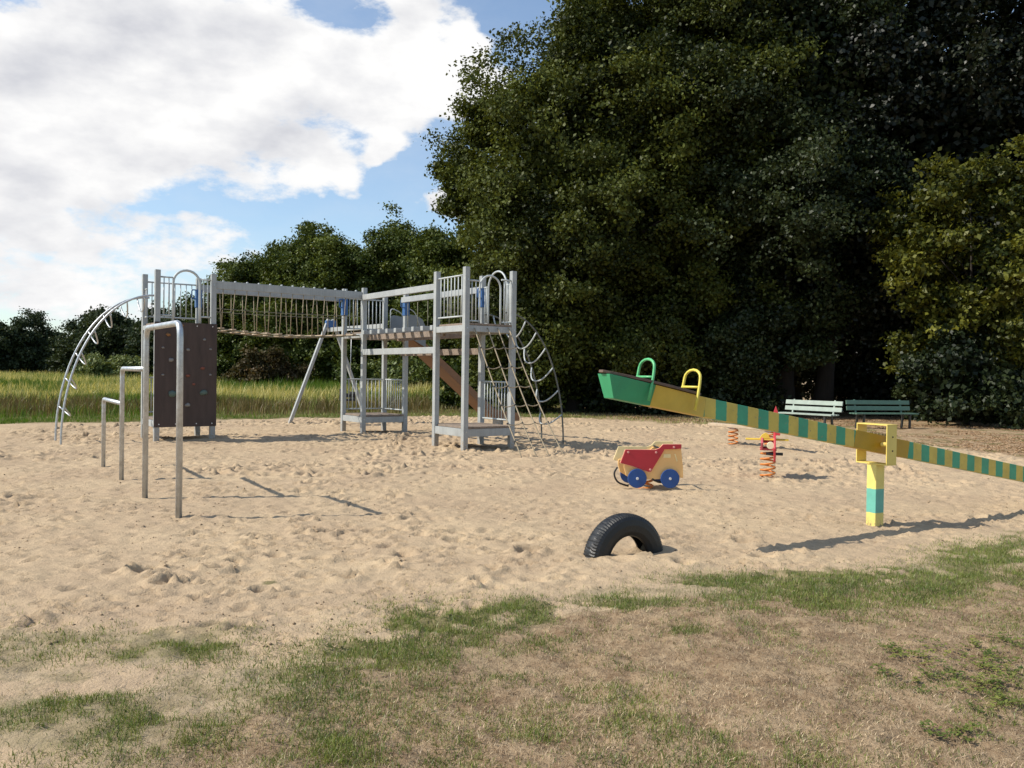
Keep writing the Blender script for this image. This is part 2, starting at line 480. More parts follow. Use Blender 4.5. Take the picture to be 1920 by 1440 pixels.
def ground_material():
    mt, nt, out = new_mat('ground_surface')
    geo = nt.new('ShaderNodeNewGeometry').outputs['Position']
    s, th, me_, li = nt.attr('sand'), nt.attr('thatch'), nt.attr('meadow'), nt.attr('litter')
    nb = nt.noise(geo, .7, 4, .6); nm = nt.noise(geo, 5, 5, .65); nf = nt.noise(geo, 90, 3, .7); ng = nt.noise(geo, 28, 4, .7)
    # sand: warm beige with darker and paler drifts
    sc = nt.mix(nt.ramp(nb, .3, .7), (.492, .373, .236), (.41, .303, .196))
    sc = nt.mix(nt.math('MULTIPLY', nt.ramp(nm, .45, .75), .45), sc, (.36, .262, .170))
    sc = nt.mix(nt.math('MULTIPLY', nt.ramp(nf, .50, .80), .35), sc, (.60, .48, .33))
    sc = nt.mix(nt.math('MULTIPLY', nt.ramp(nf, .44, .28), .55), sc, (.22, .155, .10))  # dark speckle: shade of fine dents put into the colour
    # dry lawn soil with dead thatch
    lc = nt.mix(nt.ramp(nm, .3, .7), (.205, .135, .078), (.36, .262, .160))
    lc = nt.mix(nt.math('MULTIPLY', nt.ramp(ng, .48, .7), .6), lc, (.38, .29, .18))
    lc = nt.mix(nt.math('MULTIPLY', nt.ramp(ng, .46, .28), .7), lc, (.085, .062, .038))
    # sandy lawn edge (between)
    ec = nt.mix(nt.ramp(nm, .35, .65), (.40, .31, .20), (.27, .215, .125))
    ec = nt.mix(nt.math('MULTIPLY', nt.ramp(ng, .46, .28), .55), ec, (.12, .10, .05))
    mc = nt.mix(nt.ramp(nm, .35, .65), (.125, .105, .038), (.085, .095, .024))
    mc = nt.mix(nt.math('MULTIPLY', nt.ramp(nb, .45, .65), .6), mc, (.17, .14, .06))
    tc = nt.mix(nt.ramp(nm, .35, .62), (.27, .175, .10), (.38, .28, .175))
    tc = nt.mix(nt.math('MULTIPLY', nt.ramp(nt.noise(geo, 1.2, 4, .6), .50, .62), .75), tc, (.11, .115, .035))
    tc = nt.mix(nt.math('MULTIPLY', nt.ramp(ng, .45, .3), .6), tc, (.08, .05, .03))
    c = nt.mix(th, ec, lc)
    c = nt.mix(me_, c, mc)
    c = nt.mix(li, c, tc)
    edge = nt.math('ADD', s, nt.math('MULTIPLY', nt.math('SUBTRACT', ng, .5), .5))
    c = nt.mix(nt.ramp(edge, .35, .65), c, sc)
    c = nt.mix(nt.math('MULTIPLY', nt.ramp(nt.math('ADD', nt.attr('green'), nt.math('MULTIPLY', nt.math('SUBTRACT', ng, .5), .6)), .25, .85), .75), c, (.115, .115, .040))
    p = nt.new('ShaderNodeBsdfPrincipled')
    nt.put(p.inputs['Base Color'], c)
    p.inputs['Roughness'].default_value = .95
    p.inputs['Specular IOR Level'].default_value = .12
    b = nt.new('ShaderNodeBump'); b.inputs['Strength'].default_value = .8; b.inputs['Distance'].default_value = .02
    nt.put(b.inputs['Height'], nt.math('ADD', nt.noise(geo, 22, 5, .65), nt.math('MULTIPLY', nf, .5)))
    nt.l.new(b.outputs[0], p.inputs['Normal'])
    nt.l.new(p.outputs[0], out.inputs[0])
    return mt
M['ground'] = ground_material()

def np_mesh(name, verts, faces, mat, attrs=None, face_attrs=None, smooth=False):
    me = bpy.data.meshes.new(name)
    k = faces.shape[1]
    me.vertices.add(len(verts)); me.vertices.foreach_set('co', verts.astype(np.float32).ravel())
    me.loops.add(faces.size); me.loops.foreach_set('vertex_index', faces.astype(np.int32).ravel())
    me.polygons.add(len(faces)); me.polygons.foreach_set('loop_start', np.arange(0, faces.size, k, dtype=np.int32))
    me.update(calc_edges=True)
    if smooth: me.polygons.foreach_set('use_smooth', np.ones(len(faces), bool))
    for n, v in (attrs or {}).items():
        a = me.attributes.new(n, 'FLOAT', 'POINT'); a.data.foreach_set('value', v.astype(np.float32).ravel())
    for n, v in (face_attrs or {}).items():
        a = me.attributes.new(n, 'FLOAT', 'FACE'); a.data.foreach_set('value', v.astype(np.float32).ravel())
    me.materials.append(mat)
    o = bpy.data.objects.new(name, me)
    COL.objects.link(o)
    return o

def build_ground():
    GR = np.where((GY < 10) & (GY > 2), np.clip(greenness(GX, GY) * .9, 0, 1) * sstep(.3, .6, fbm(GX * 5, GY * 5, 61, 3)) + .5 * sstep(.42, .64, fbm(GX * 1.7, GY * 1.7, 66, 3)) * (1 - THATCH) * (DN < .05), 0)
    ny, nx = GX.shape
    idx = np.arange(ny * nx).reshape(ny, nx)
    F = np.stack([idx[:-1, :-1], idx[:-1, 1:], idx[1:, 1:], idx[1:, :-1]], -1).reshape(-1, 4)
    fs = SAND[:-1, :-1].ravel() > .5
    inpit = (DN[:-1, :-1].ravel() > -.35) & (DF[:-1, :-1].ravel() > -.35)
    fs &= inpit
    V = np.stack([GX, GY, HZ], -1).reshape(-1, 3)
    for name, sel in (('sand', fs), ('ground', ~fs)):
        f = F[sel]
        used, inv = np.unique(f, return_inverse=True)
        o = np_mesh(name, V[used], inv.reshape(-1, 4), M['ground'],
                    {'sand': SAND.ravel()[used], 'thatch': THATCH.ravel()[used], 'meadow': MEADOW.ravel()[used], 'litter': LITTER.ravel()[used], 'green': GR.ravel()[used]}, smooth=True)
        tag(o, {'sand': 'pale beige trampled sand of the play area', 'ground': 'dry lawn and meadow ground round the sand'}[name], name, kind='structure')

# ------------------------------------------------------------------ grass
def blades(name, x, y, h, w, lean, tint, mat, segs=2, z=None, bow=.35):
    """tapered grass blades; each blade bends over"""
    n = len(x); r = np.random.default_rng(len(name) + n)
    a = r.uniform(0, 2 * PI, n); la = r.uniform(0, 2 * PI, n)
    z0 = ground_z(x, y) if z is None else z
    base = np.stack([x, y, z0 - .004], -1)
    side = np.stack([np.cos(a), np.sin(a), np.zeros(n)], -1) * (w / 2)[:, None]
    ld = np.stack([np.cos(la), np.sin(la), np.zeros(n)], -1)
    L = (h * lean)[:, None]
    up = np.array([0, 0, 1.0])[None] * (h * np.sqrt(np.clip(1 - lean ** 2, .02, 1)))[:, None]
    rows = []
    for k in range(segs):
        t = k / segs
        c = base + ld * L * (t ** 1.7) + up * (t - bow * .3 * t * t * 0)
        wd = 1 - .35 * t
        rows += [c - side * wd, c + side * wd]
    tip = base + ld * L + up * (1 - bow * .25)
    V = np.stack(rows + [tip], 1)
    m_ = 2 * segs + 1
    if segs == 1:
        F = np.array([[0, 1, 2]])
        F = (np.arange(n)[:, None, None] * m_ + F[None]).reshape(-1, 3)
        ft = tint
    else:
        F = []
        for k in range(segs - 1):
            F += [[2 * k, 2 * k + 1, 2 * k + 3], [2 * k, 2 * k + 3, 2 * k + 2]]
        F.append([2 * segs - 2, 2 * segs - 1, 2 * segs])
        F = np.array(F)
        ft = np.repeat(tint, len(F))
        F = (np.arange(n)[:, None, None] * m_ + F[None]).reshape(-1, 3)
    return np_mesh(name, V.reshape(-1, 3), F, mat, None, {'tint': ft})

M['grass'] = leaf_mat('green_grass_blades', (.070, .122, .020), (.28, .31, .075), .25, .03)
M['straw'] = leaf_mat('dry_straw', (.10, .062, .034), (.68, .53, .34), .1, .02)
M['meadow'] = leaf_mat('meadow_blades', (.085, .165, .016), (.66, .58, .24), .3, .02)
M['brown'] = leaf_mat('dry_meadow_blades', (.075, .075, .022), (.25, .185, .085), .2, .02)
M['weed'] = leaf_mat('weed_leaves', (.06, .10, .018), (.24, .25, .06), .25, .04)

PATCH = [(.95,5.7,.3,.2,.8),(1.45,5.55,.3,.2,.7),(2.25,5.95,.35,.25,.9),(3.2,6.4,.4,.3,.9),(-.25,5.25,.25,.2,.7),(4.4,7.6,.5,.3,.9),(-.3,4.75,.2,.2,.5),(-0.52,5.06,0.29,0.47,1.2),(-0.72,4.52,0.37,0.32,.75),(-0.99,4.01,0.28,0.41,.55),(-1.50,4.58,0.17,0.16,.45),(-1.80,4.39,0.16,0.17,.5),(0.07,5.38,0.12,0.3,1.2),(1.66,6.23,0.40,0.24,1.3),(1.81,5.93,0.34,0.3,.8),(2.71,6.13,0.42,0.32,1.7),(3.95,6.89,0.40,0.45,1.5),(0.64,5.53,0.19,0.16,1.2),(0.30,4.94,0.24,0.33,.7),(1.04,4.93,0.17,0.14,1.1),(-1.61,4.48,0.17,0.18,.5),(-1.96,3.75,0.26,0.14,.32),(-1.57,3.56,0.20,0.14,.42),(-1.31,3.42,0.13,0.15,.7),(-0.52,3.32,0.19,0.12,.6),(0.57,4.00,0.18,0.37,.45),(0.46,3.72,0.09,0.18,.6),(0.67,3.59,0.07,0.11,1.0),(-2.47,4.41,0.22,0.31,.5),(-2.35,4.77,0.15,0.14,.7),(-0.75,3.39,0.17,0.15,.6),(2.20,5.61,0.22,0.12,.6),(1.11,3.33,0.42,0.12,.45),(0.11,3.51,0.09,0.11,.6),(-1.67,5.92,0.06,0.08,1.2),(0.87,3.52,0.06,0.08,.7),(-3.2,4.3,.4,.3,.5),(-3.4,5.0,.4,.2,.5),(5.2,7.6,.5,.4,1.3),(4.6,6.2,.5,.3,.6),(3.4,5.4,.5,.3,.35),(2.9,4.8,.2,.15,.4)]
def greenness(x, y):
    g = np.zeros_like(x)
    for (cx, cy, rx, ry, w) in PATCH:
        g += .82 * w * np.exp(-((x - cx) / (rx * 1.2)) ** 2 - ((y - cy) / (ry * 1.2)) ** 2)
    return g

build_ground()

def scatter(n, xr, yr, prob, seed):
    r = np.random.default_rng(seed)
    # more samples close up: uniform in x/y but density falls off with distance
    y = yr[0] + (yr[1] - yr[0]) * r.random(n) ** 1.35
    half = np.minimum(xr[1], .64 * y + .35)
    x = r.uniform(-1, 1, n) * half
    keep = r.random(n) < prob(x, y)
    return x[keep], y[keep], r

def p_green(x, y):
    s, th, me_, li, dn, df = masks(x, y)
    g = greenness(x, y)
    n = fbm(x * 5, y * 5, 61, 3)
    base = .05 * (dn < .1) + .42 * (1 - th) * (dn < .05) * sstep(.38, .62, fbm(x * 1.7, y * 1.7, 66, 3)) * (1 - .6 * s) + .40 * th * sstep(.47, .66, fbm(x * 1.3, y * 1.3, 68, 3))
    return np.clip(g * sstep(.25, .62, n + .12 * g) * 1.05 + base * sstep(.35, .6, n), 0, 1) * (dn < .55)
x, y, r = scatter(520000, (-9, 9), (2.9, 9.5), p_green, 71)
n = len(x)
g_ = greenness(x, y)
tint = np.clip(r.normal(.42, .26, n) + .5 * (fbm(x * 3, y * 3, 77, 2) - .5) - .15 * np.clip(g_ - .7, 0, 1), 0, 1)
h = r.uniform(.014, .042, n) * (1 + .5 * np.clip(g_, 0, 1.5))
tag(blades('green_grass', x, y, h, r.uniform(.0018, .0040, n), r.uniform(.2, .97, n), tint, M['grass'], 2),
    'short green grass growing in patches along the sand edge', 'grass', kind='stuff')

def p_straw(x, y):
    s, th, me_, li, dn, df = masks(x, y)
    n = fbm(x * 4, y * 4, 81, 3)
    return np.clip((th * .95 + .22 * (dn < .15) * (1 - s * .6)) * (.45 + .9 * n), 0, 1)
x, y, r = scatter(260000, (-9, 9), (2.9, 9.0), p_straw, 72)
n = len(x)
tint = np.clip(r.normal(.42, .30, n) + .9 * (fbm(x * 2, y * 2, 83, 3) - .5), 0, 1)
tag(blades('dry_grass', x, y, r.uniform(.012, .045, n), r.uniform(.0014, .0030, n), r.uniform(.6, .998, n), tint, M['straw'], 2),
    'brown dried out grass lying flat in the foreground', 'dry grass', kind='stuff')

# creeping weeds, lower right
WE = [(2.10,4.64,0.12,0.22),(2.08,4.31,0.17,0.16),(2.49,4.53,0.22,0.3),(2.36,4.14,0.16,0.25),(1.80,3.61,0.09,0.11),(1.94,3.60,0.07,0.1),(2.13,3.99,0.10,0.14),(2.36,3.87,0.10,0.35),(2.86,4.81,0.09,0.15),(2.6,4.2,.12,.15)]
def weeds():
    r = np.random.default_rng(91)
    P = []; T = []
    for (cx, cy, rx, ry) in WE:
        k = int(1500 * rx * ry / .03 * .42)
        # little rosettes: stems from a few crowns, leaves in pairs along them
        nc = max(3, int(42 * rx * ry / .03 * .22))
        for _ in range(nc):
            x0, y0 = cx + r.normal(0, rx * .55), cy + r.normal(0, ry * .55)
            tone = r.normal(.45, .3)
            for _s in range(r.integers(3, 6)):
                an = r.uniform(0, 2 * PI); ln = r.uniform(.04, .10)
                for q in np.linspace(.15, 1, 6):
                    c = np.array([x0 + math.cos(an) * ln * q, y0 + math.sin(an) * ln * q, .008 + .05 * q * (1 - .5 * q) + r.normal(0, .004)])
                    for sgn in (-1, 1):
                        P.append((c, an + sgn * r.uniform(.6, 1.2), r.uniform(.008, .020))); T.append(tone + r.normal(0, .13))
    n = len(P)
    c = np.array([p[0] for p in P]); an = np.array([p[1] for p in P]); L = np.array([p[2] for p in P])
    c[:, 2] += ground_z(c[:, 0], c[:, 1])
    d = np.stack([np.cos(an), np.sin(an), r.uniform(-.2, .5, n)], -1) * L[:, None]
    s = np.stack([-np.sin(an), np.cos(an), r.uniform(-.4, .4, n)], -1) * (L * .38)[:, None]
    V = np.stack([c, c + d * .5 + s, c + d, c + d * .5 - s], 1).reshape(-1, 3)
    F = np.arange(4 * n).reshape(-1, 4)
    o = np_mesh('weeds', V, F, M['weed'], None, {'tint': np.clip(np.array(T), 0, 1)})
    tag(o, 'low creeping green weeds in the dry lawn at lower right', 'weeds', kind='stuff')
weeds()

# tall meadow beyond the pit
def meadow():
    r = np.random.default_rng(101)
    N = 420000
    y = 22 + 75 * r.random(N) ** 1.9
    x = r.uniform(-1, 1, N) * (.68 * y + 2)
    s, th, me_, li, dn, df = masks(x, y)
    patch = fbm(x * .16, y * .16, 103, 3); fine = fbm(x * .9, y * .9, 105, 3)
    back = sstep(3.5, 9.5, -df + (patch - .5) * 4)          # tall growth stands some metres behind the sand
    right = sstep(-1.5, -4.5, x - (y - 30) * .05)             # and only to the left of the climbing frame
    keep = r.random(N) < np.clip(.35 * li * (patch > .47) * (-df < 5) + me_ * (.25 + .75 * np.maximum(back * right, .12)), 0, 1)
    x, y, back, right, patch, fine, df = [q[keep] for q in (x, y, back, right, patch, fine, df)]
    n = len(x)
    b = back * right
    h = (.06 + .08 * r.random(n) + .85 * sstep(1.8, 4.5, -df) * right * fine) * (1 - b) + b * (.45 + .5 * fine + .25 * r.random(n)) * (.65 + .5 * sstep(30, 48, y))
    brown = sstep(.62, .2, b) * (1 - .5 * patch)
    seed = (r.random(n) < .12 + .24 * (patch > .52)) * (b > .7)
    tint = np.clip(r.normal(.12, .12, n) + .8 * seed * (patch > .50) + .7 * (patch - .5), 0, 1)
    q_ = -df + (patch - .5) * 5
    dry = r.random(n) < .95 * sstep(2.0, 3.2, q_) * sstep(9.5, 6.5, q_) * (.35 + 1.1 * fine)
    w = .010 + .014 * b + y * .00022
    h = h * (1 + .22 * seed)
    wv_, lv = w * r.uniform(.6, 1.3, n), r.uniform(.05, .55, n)
    for nm, k, lab, mat in (('meadow_grass', ~dry, 'tall yellow green meadow grass behind the sand', M['meadow']), ('dry_meadow_growth', dry, 'brownish dry growth along the front of the meadow', M['brown'])):
        tag(blades(nm, x[k], y[k], h[k], wv_[k], lv[k], tint[k] if nm[0] == 'm' else r.random(k.sum()), mat, 2), lab, 'meadow', kind='stuff')
meadow()

# fallen leaves under the trees at right
def litter():
    r = np.random.default_rng(111)
    N = 150000
    y = r.uniform(15, 33, N); x = r.uniform(1, 22, N)
    s, th, me_, li, dn, df = masks(x, y)
    k = r.random(N) < li * sstep(.5, 3.0, -df) * sstep(.38, .6, fbm(x * .7, y * .7, 113, 3))
    x, y = x[k], y[k]; n = len(x)
    z = ground_z(x, y) + r.uniform(.004, .03, n)
    a = r.uniform(0, 2 * PI, n); L = r.uniform(.015, .035, n)
    d = np.stack([np.cos(a), np.sin(a), r.uniform(-.3, .3, n)], -1) * L[:, None]
    sd = np.stack([-np.sin(a), np.cos(a), r.uniform(-.4, .4, n)], -1) * (L * .6)[:, None]
    c = np.stack([x, y, z], -1)
    V = np.stack([c - d, c + sd, c + d, c - sd], 1).reshape(-1, 3)
    o = np_mesh('leaf_litter', V, np.arange(4 * n).reshape(-1, 4), leaf_mat('fallen_leaves', (.16, .085, .045), (.55, .38, .23), .15, .02), None, {'tint': r.random(n)})
    tag(o, 'brown fallen leaves scattered on the ground beside the benches', 'fallen leaves', kind='stuff')
litter()

# crumbs of caked sand, bits of bark and dry leaves lying in the pit
def crumbs():
    r = np.random.default_rng(131)
    N = 3600
    y = 4.6 + 22 * r.random(N) ** 1.7; x = r.uniform(-1, 1, N) * np.minimum(.64 * y + .3, 11)
    s, th, me_, li, dn, df = masks(x, y)
    k = (r.random(N) < s) & (fbm(x * 1.3, y * 1.3, 133, 3) > .44)
    x, y = x[k], y[k]; n = len(x); z = ground_z(x, y)
    L = r.uniform(.003, .0095, n) * (1 + .045 * y)
    base = np.array([(1, 0, 0), (0, 1, 0), (-1, 0, 0), (0, -1, 0), (0, 0, .8), (0, 0, -.8)])
    V = base[None] * (1 + r.uniform(-.35, .35, (n, 6, 1))) * L[:, None, None]
    a = r.uniform(0, 2 * PI, n); c_, s_ = np.cos(a)[:, None], np.sin(a)[:, None]
    st = r.uniform(.6, 1.7, (n, 1))
    vx = (V[..., 0] * st) * c_ - V[..., 1] * s_; vy = (V[..., 0] * st) * s_ + V[..., 1] * c_
    V = np.stack([vx + x[:, None], vy + y[:, None], V[..., 2] + z[:, None] + L[:, None] * .3], -1).reshape(-1, 3)
    F = np.array([(0, 1, 4), (1, 2, 4), (2, 3, 4), (3, 0, 4), (1, 0, 5), (2, 1, 5), (3, 2, 5), (0, 3, 5)])
    F = (np.arange(n)[:, None, None] * 6 + F[None]).reshape(-1, 3)
    o = np_mesh('sand_crumbs', V, F, leaf_mat('sand_crumb', (.13, .095, .06), (.46, .34, .22), 0, .01), None, {'tint': np.repeat(np.clip(r.normal(.55, .35, n), 0, 1), 8)})
    tag(o, 'crumbs of caked sand and bark lying in the sand', 'crumbs', kind='stuff')
crumbs()

# ------------------------------------------------------------------ climbing frame (local axes: x along the rope bridge, y towards the swing bay)
TH = .619
cf = thing('climbing_frame', 'large grey climbing frame with three towers, bridges, slide and climbing wall', 'climbing frame', (-7.314, 17.562, 0), TH)
Z_DECK, Z_LOW, Z_TOP = 2.46, .46, 3.53
PW = .105

def post(a, b, top=Z_TOP):
    MB().box((0, 0, (top - .25) / 2), (PW, PW, top + .25)).build('post', M['post'], cf, .006, (a, b, 0))

def railing(p0, p1, z0, z1, nbars, rad=.017, bar=.011):
    """top and bottom tube, each upright bar a sub-part"""
    p0, p1 = Vector(p0), Vector(p1)
    top = MB().tube([(p0.x, p0.y, z1), (p1.x, p1.y, z1)], rad, 8).build('railing', M['rail'], cf)
    MB().tube([(p0.x, p0.y, z0), (p1.x, p1.y, z0)], rad, 8).build('bottom_rail', M['rail'], top)
    for i in range(nbars):
        t = (i + .8) / (nbars + .6)
        q = p0.lerp(p1, t)
        MB().tube([(q.x, q.y, z0), (q.x, q.y, z1)], bar, 6).build('bar', M['rail'], top)

def platform(a0, b0, s, z, depth):
    h = PW / 2
    mb = MB()
    k = 7; wd = (s - .02) / k
    for i in range(k):
        mb.box((a0 + .01 + wd * (i + .5), b0 + s / 2, z - .02), (wd - .008, s + PW * .9, .04))
    pl = mb.build('platform', M['deck'], cf, .003)
    # four edge beams butt between the posts
    for (x0, y0, x1, y1) in ((a0 + h, b0, a0 + s - h, b0), (a0 + h, b0 + s, a0 + s - h, b0 + s), (a0, b0 + h, a0, b0 + s - h), (a0 + s, b0 + h, a0 + s, b0 + s - h)):
        MB().bar((x0, y0, z - .045 - depth / 2), (x1, y1, z - .045 - depth / 2), PW * .8, depth).build('edge_beam', M['post'], pl, .004)

def arch(p0, p1, z0, zt, rad=.019):
    """arched handrail: two uprights joined by a half round"""
    p0, p1 = Vector((*p0, 0)), Vector((*p1, 0))
    w = (p1 - p0).length / 2; c = (p0 + p1) / 2; d = (p1 - p0).normalized()
    rise = min(w, zt - z0)
    zs = zt - rise
    pts = [p0 + Vector((0, 0, z0)), p0 + Vector((0, 0, (z0 + zs) / 2))]
    for i in range(13):
        an = PI - PI * i / 12
        q = c + d * (w * math.cos(an)); pts.append(Vector((q.x, q.y, zs + rise * math.sin(an))))
    pts += [p1 + Vector((0, 0, (z0 + zs) / 2)), p1 + Vector((0, 0, z0))]
    return MB().tube(pts, rad, 8).build('arch_handrail', M['rail'], cf)

LA, LB, LS = 0.0, 0.0, 1.13
MA, MBY, MS = 4.636, -.025, 1.114
RA, RB, RS = 4.539, -4.68, 1.101
for (a, b, s) in ((LA, LB, LS), (MA, MBY, MS), (RA, RB, RS)):
    for i in (0, 1):
        for j in (0, 1):
            post(a + i * s, b + j * s, Z_TOP if (a, i, j) != (MA, 0, 0) else 3.47)
platform(LA, LB, LS, Z_DECK, .10); platform(MA, MBY, MS, Z_DECK - .02, .10); platform(RA, RB, RS, Z_DECK, .12)
platform(LA, LB, LS, Z_LOW, .13); platform(MA, MBY, MS, Z_LOW, .14); platform(RA, RB, RS, Z_LOW, .15)

for (a, b, s) in ((LA, LB, LS), (MA, MBY, MS), (RA, RB, RS)):
    for i in (0, 1):
        for z in (2.36, .36) + ((3.29,) if a != LA or i else ()):
            MB().disc((a + i * s, z), .014, b - PW / 2 - .008, b - PW / 2 - .0005, 10).build('bolt_cap', M['galv'], cf)
h = PW / 2
# left tower
railing((LA + h, LS), (LS - h, LS), 2.62, 3.37, 8)
railing((h, 0), (.30, 0), 2.60, 3.39, 2); railing((.86, 0), (LS - h, 0), 2.60, 3.39, 2)
arch((.31, 0.0), (.85, 0.0), 2.46, 3.56, .026)
railing((0, .08), (0, .26), 2.60, 3.2, 1); railing((0, .90), (0, LS - h), 2.60, 3.2, 1)
railing((LA + h, LS), (LS - h, LS), .55, 1.30, 8)
# middle tower
railing((MA + h, MBY + MS), (MA + MS - h, MBY + MS), 2.56, 3.3, 9)
railing((MA + h, MBY + MS), (MA + MS - h, MBY + MS), .56, 1.30, 9)
railing((MA + MS, MBY + h), (MA + MS, MBY + MS - h), .56, 1.30, 8)
# right tower
railing((RA, RB + h), (RA, RB + RS - h), 2.59, 3.38, 7)
railing((RA + RS, RB + h), (RA + RS, RB + RS - h), .56, 1.32, 9)
railing((RA + h, RB), (RA + .30, RB), 2.50, 3.28, 2); railing((RA + .82, RB), (RA + RS - h, RB), 2.50, 3.34, 2)
arch((RA + .31, RB), (RA + .80, RB), 2.46, 3.40)
arch((RA + RS, RB + .22), (RA + RS, RB + .88), 2.46, 3.58)
railing((RA + RS, RB + h), (RA + RS, RB + .2), 2.52, 3.28, 1); railing((RA + RS, RB + .9), (RA + RS, RB + RS - h), 2.52, 3.28, 2)

# climbing wall on the left tower
WY = -PW / 2 - .012
wall = MB().box((LS / 2, WY, (2.46 + .29) / 2), (LS + .13, .022, 2.46 - .29)).build('climbing_wall', M['wall'], cf, .003)
# board joint strips and bolts are part of the panel look; holds are pieces of their own
hold_at = [(.20, 2.20, 'c', .05), (.93, 2.12, 'd', .035), (.10, 1.93, 'd', .03), (.60, 1.90, 'd', .04), (1.06, 1.92, 'd', .03), (.26, 1.68, 'd', .055), (.90, 1.52, 'a', .05),
           (.10, 1.37, 'd', .03), (.60, 1.36, 'a', .045), (1.06, 1.38, 'd', .03), (.30, .98, 'b', .085), (.92, 1.0, 'b', .085), (.60, .74, 'd', .06), (.48, 2.40, 'c', .035), (.72, 1.18, 'a', .035)]
rr = random.Random(3)
for (x, z, k, s) in hold_at:
    b = MB().ball((0, 0, 0), s, 9, 6, (1, .55, .7))
    b.v = [(vx + rr.uniform(-.2, .2) * s, vy, vz + rr.uniform(-.2, .2) * s) for vx, vy, vz in b.v]
    b.build('climbing_hold', M['hold_' + k], wall, 0, (x, WY - .014, z))
for x in (.03, .36, .78, 1.10):
    for z in (.35, 2.40):
        MB().disc((0, 0), .012, -.012, 0).build('bolt', M['bolt'], wall, 0, (x, WY - .0105, z))

# arched ladders: two bent tubes with hanging U-shaped rungs
def arched_ladder(a0, sgn, b0, b1, reach, zt, nr, drop, mk='galv', rr=.021):
    def pt(t): return (a0 + sgn * reach * math.cos(t), zt * math.sin(t))
    def rail_mb(b):
        pts = []
        for i in range(25):
            t = (PI / 2) * i / 24
            x, z = pt(t); pts.append((x, b, z))
        pts.insert(0, (pts[0][0], b, -.25)); pts.append((a0 - sgn * .04, b, zt))
        return MB().tube(pts, rr, 8)
    root = rail_mb(b0).build('arched_ladder', M[mk], cf)
    rail_mb(b1).build('side_rail', M[mk], root)
    for i in range(nr):
        t = .24 + (PI / 2 - .36) * i / (nr - 1)
        x, z = pt(t)
        nx, nz = -sgn * math.cos(t), -math.sin(t)         # towards the inside of the curve
        pts = []
        w = (b1 - b0) / 2; c = (b0 + b1) / 2
        for k in range(15):
            q = -1 + 2 * k / 14
            dd = drop * (1 - abs(q) ** 2.6)
            pts.append((x + nx * dd * .55, c + w * q, z + nz * dd * .5 - dd * .5))
        MB().tube(pts, .0155, 7).build('rung', M['galv' if mk == 'galv' else 'rail'], root)
arched_ladder(0, -1, .16, .88, 1.73, 3.01, 7, .30)
arched_ladder(RA + RS, 1, RB + .2, RB + .95, 1.50, 2.72, 7, .36, 'steel_shaded', .017)

# rope bridge between left and middle tower
B0, B1 = LS + h, MA - h
def rb_z(t): return 2.38 - .09 * math.sin(PI * min(max(t, 0), 1)) - .03 * t
rb = MB().tube([(B0 + (B1 - B0) * i / 16, .12, rb_z(i / 16)) for i in range(17)], .016, 6).build('rope_bridge', M['rope_dark'], cf)
MB().tube([(B0 + (B1 - B0) * i / 16, 1.0, rb_z(i / 16)) for i in range(17)], .016, 6).build('carrying_rope', M['rope_dark'], rb)
for b in (0, 1.11):
    MB().bar((B0, b, 3.30), (B1, b, 3.29), .075, .165).build('handrail_beam', M['post'], rb, .006)
NP = 13
for i in range(NP):
    t = (i + .6) / (NP + .2)
    x = B0 + (B1 - B0) * t; z = rb_z(t)
    MB().box((x, .56, z + .022 + random.uniform(-.006, .006)), (.095, 1.02, .028), Matrix.Rotation(random.uniform(-.12, .12), 3, 'Y')).build('plank', M['wood'], rb, .004)
    for b, bb in ((0, .12), (1.11, 1.0)):
        j = random.uniform(-.02, .02)
        MB().tube([(x, b, 3.22), (x + j, (b + bb) / 2, 2.8), (x, bb, z + .01)], .009, 6).build('hanger_rope', M['rope'], rb)
        MB().ball((x + j, (b + bb) / 2, 2.80), .019, 7, 5).build('clamp', M['knot'], rb)
        if b == 0: MB().disc((x, 3.392), .016, -.03, .03, 10).build('bolt_cap', M['rail'], rb)
for b, bb in ((0, .12), (1.11, 1.0)):
    MB().tube([(B0 + (B1 - B0) * i / 12, (b + bb) / 2, 2.80 - .025 * math.sin(PI * i / 12)) for i in range(13)], .007, 6).build('side_rope', M['rope_dark'], rb)

# plank bridge between middle and right tower
Y0, Y1 = RB + RS + h, MBY - h
pb = MB().box((RA + .22, (Y0 + Y1) / 2, 2.30), (.07, Y1 - Y0 - .02, .12)).build('plank_bridge', M['deck'], cf, .004)
MB().box((RA + .95, (Y0 + Y1) / 2, 2.30), (.07, Y1 - Y0 - .02, .12)).build('carrier_beam', M['deck'], pb, .004)
for i in range(9):
    y = Y0 + (Y1 - Y0) * (i + .35) / 8.7
    MB().box((RA + .56, y, 2.41), (1.16, .105, .095)).build('plank', M['post'], pb, .006)
for (a, z, hh, nm) in ((RA + .05, 3.24, .13, 'handrail_beam'), (RA + RS - .02, 3.24, .13, 'handrail_beam'), (RA + .05, 1.95, .135, 'lower_beam'), (RA + RS - .02, 1.95, .135, 'lower_beam')):
    MB().box((a, (Y0 + Y1) / 2, z), (.075, Y1 - Y0 - .004, hh)).build(nm, M['post'] if nm == 'handrail_beam' or a < RA + .5 else M['deck'], pb, .006)
for i in range(7):
    y = Y0 + (Y1 - Y0) * (i + .6) / 7.2
    MB().tube([(RA + RS - .02, y, 3.18), (RA + RS - .02, y, 2.44)], .008, 6).build('hanger_rope', M['rope_dark'], pb)

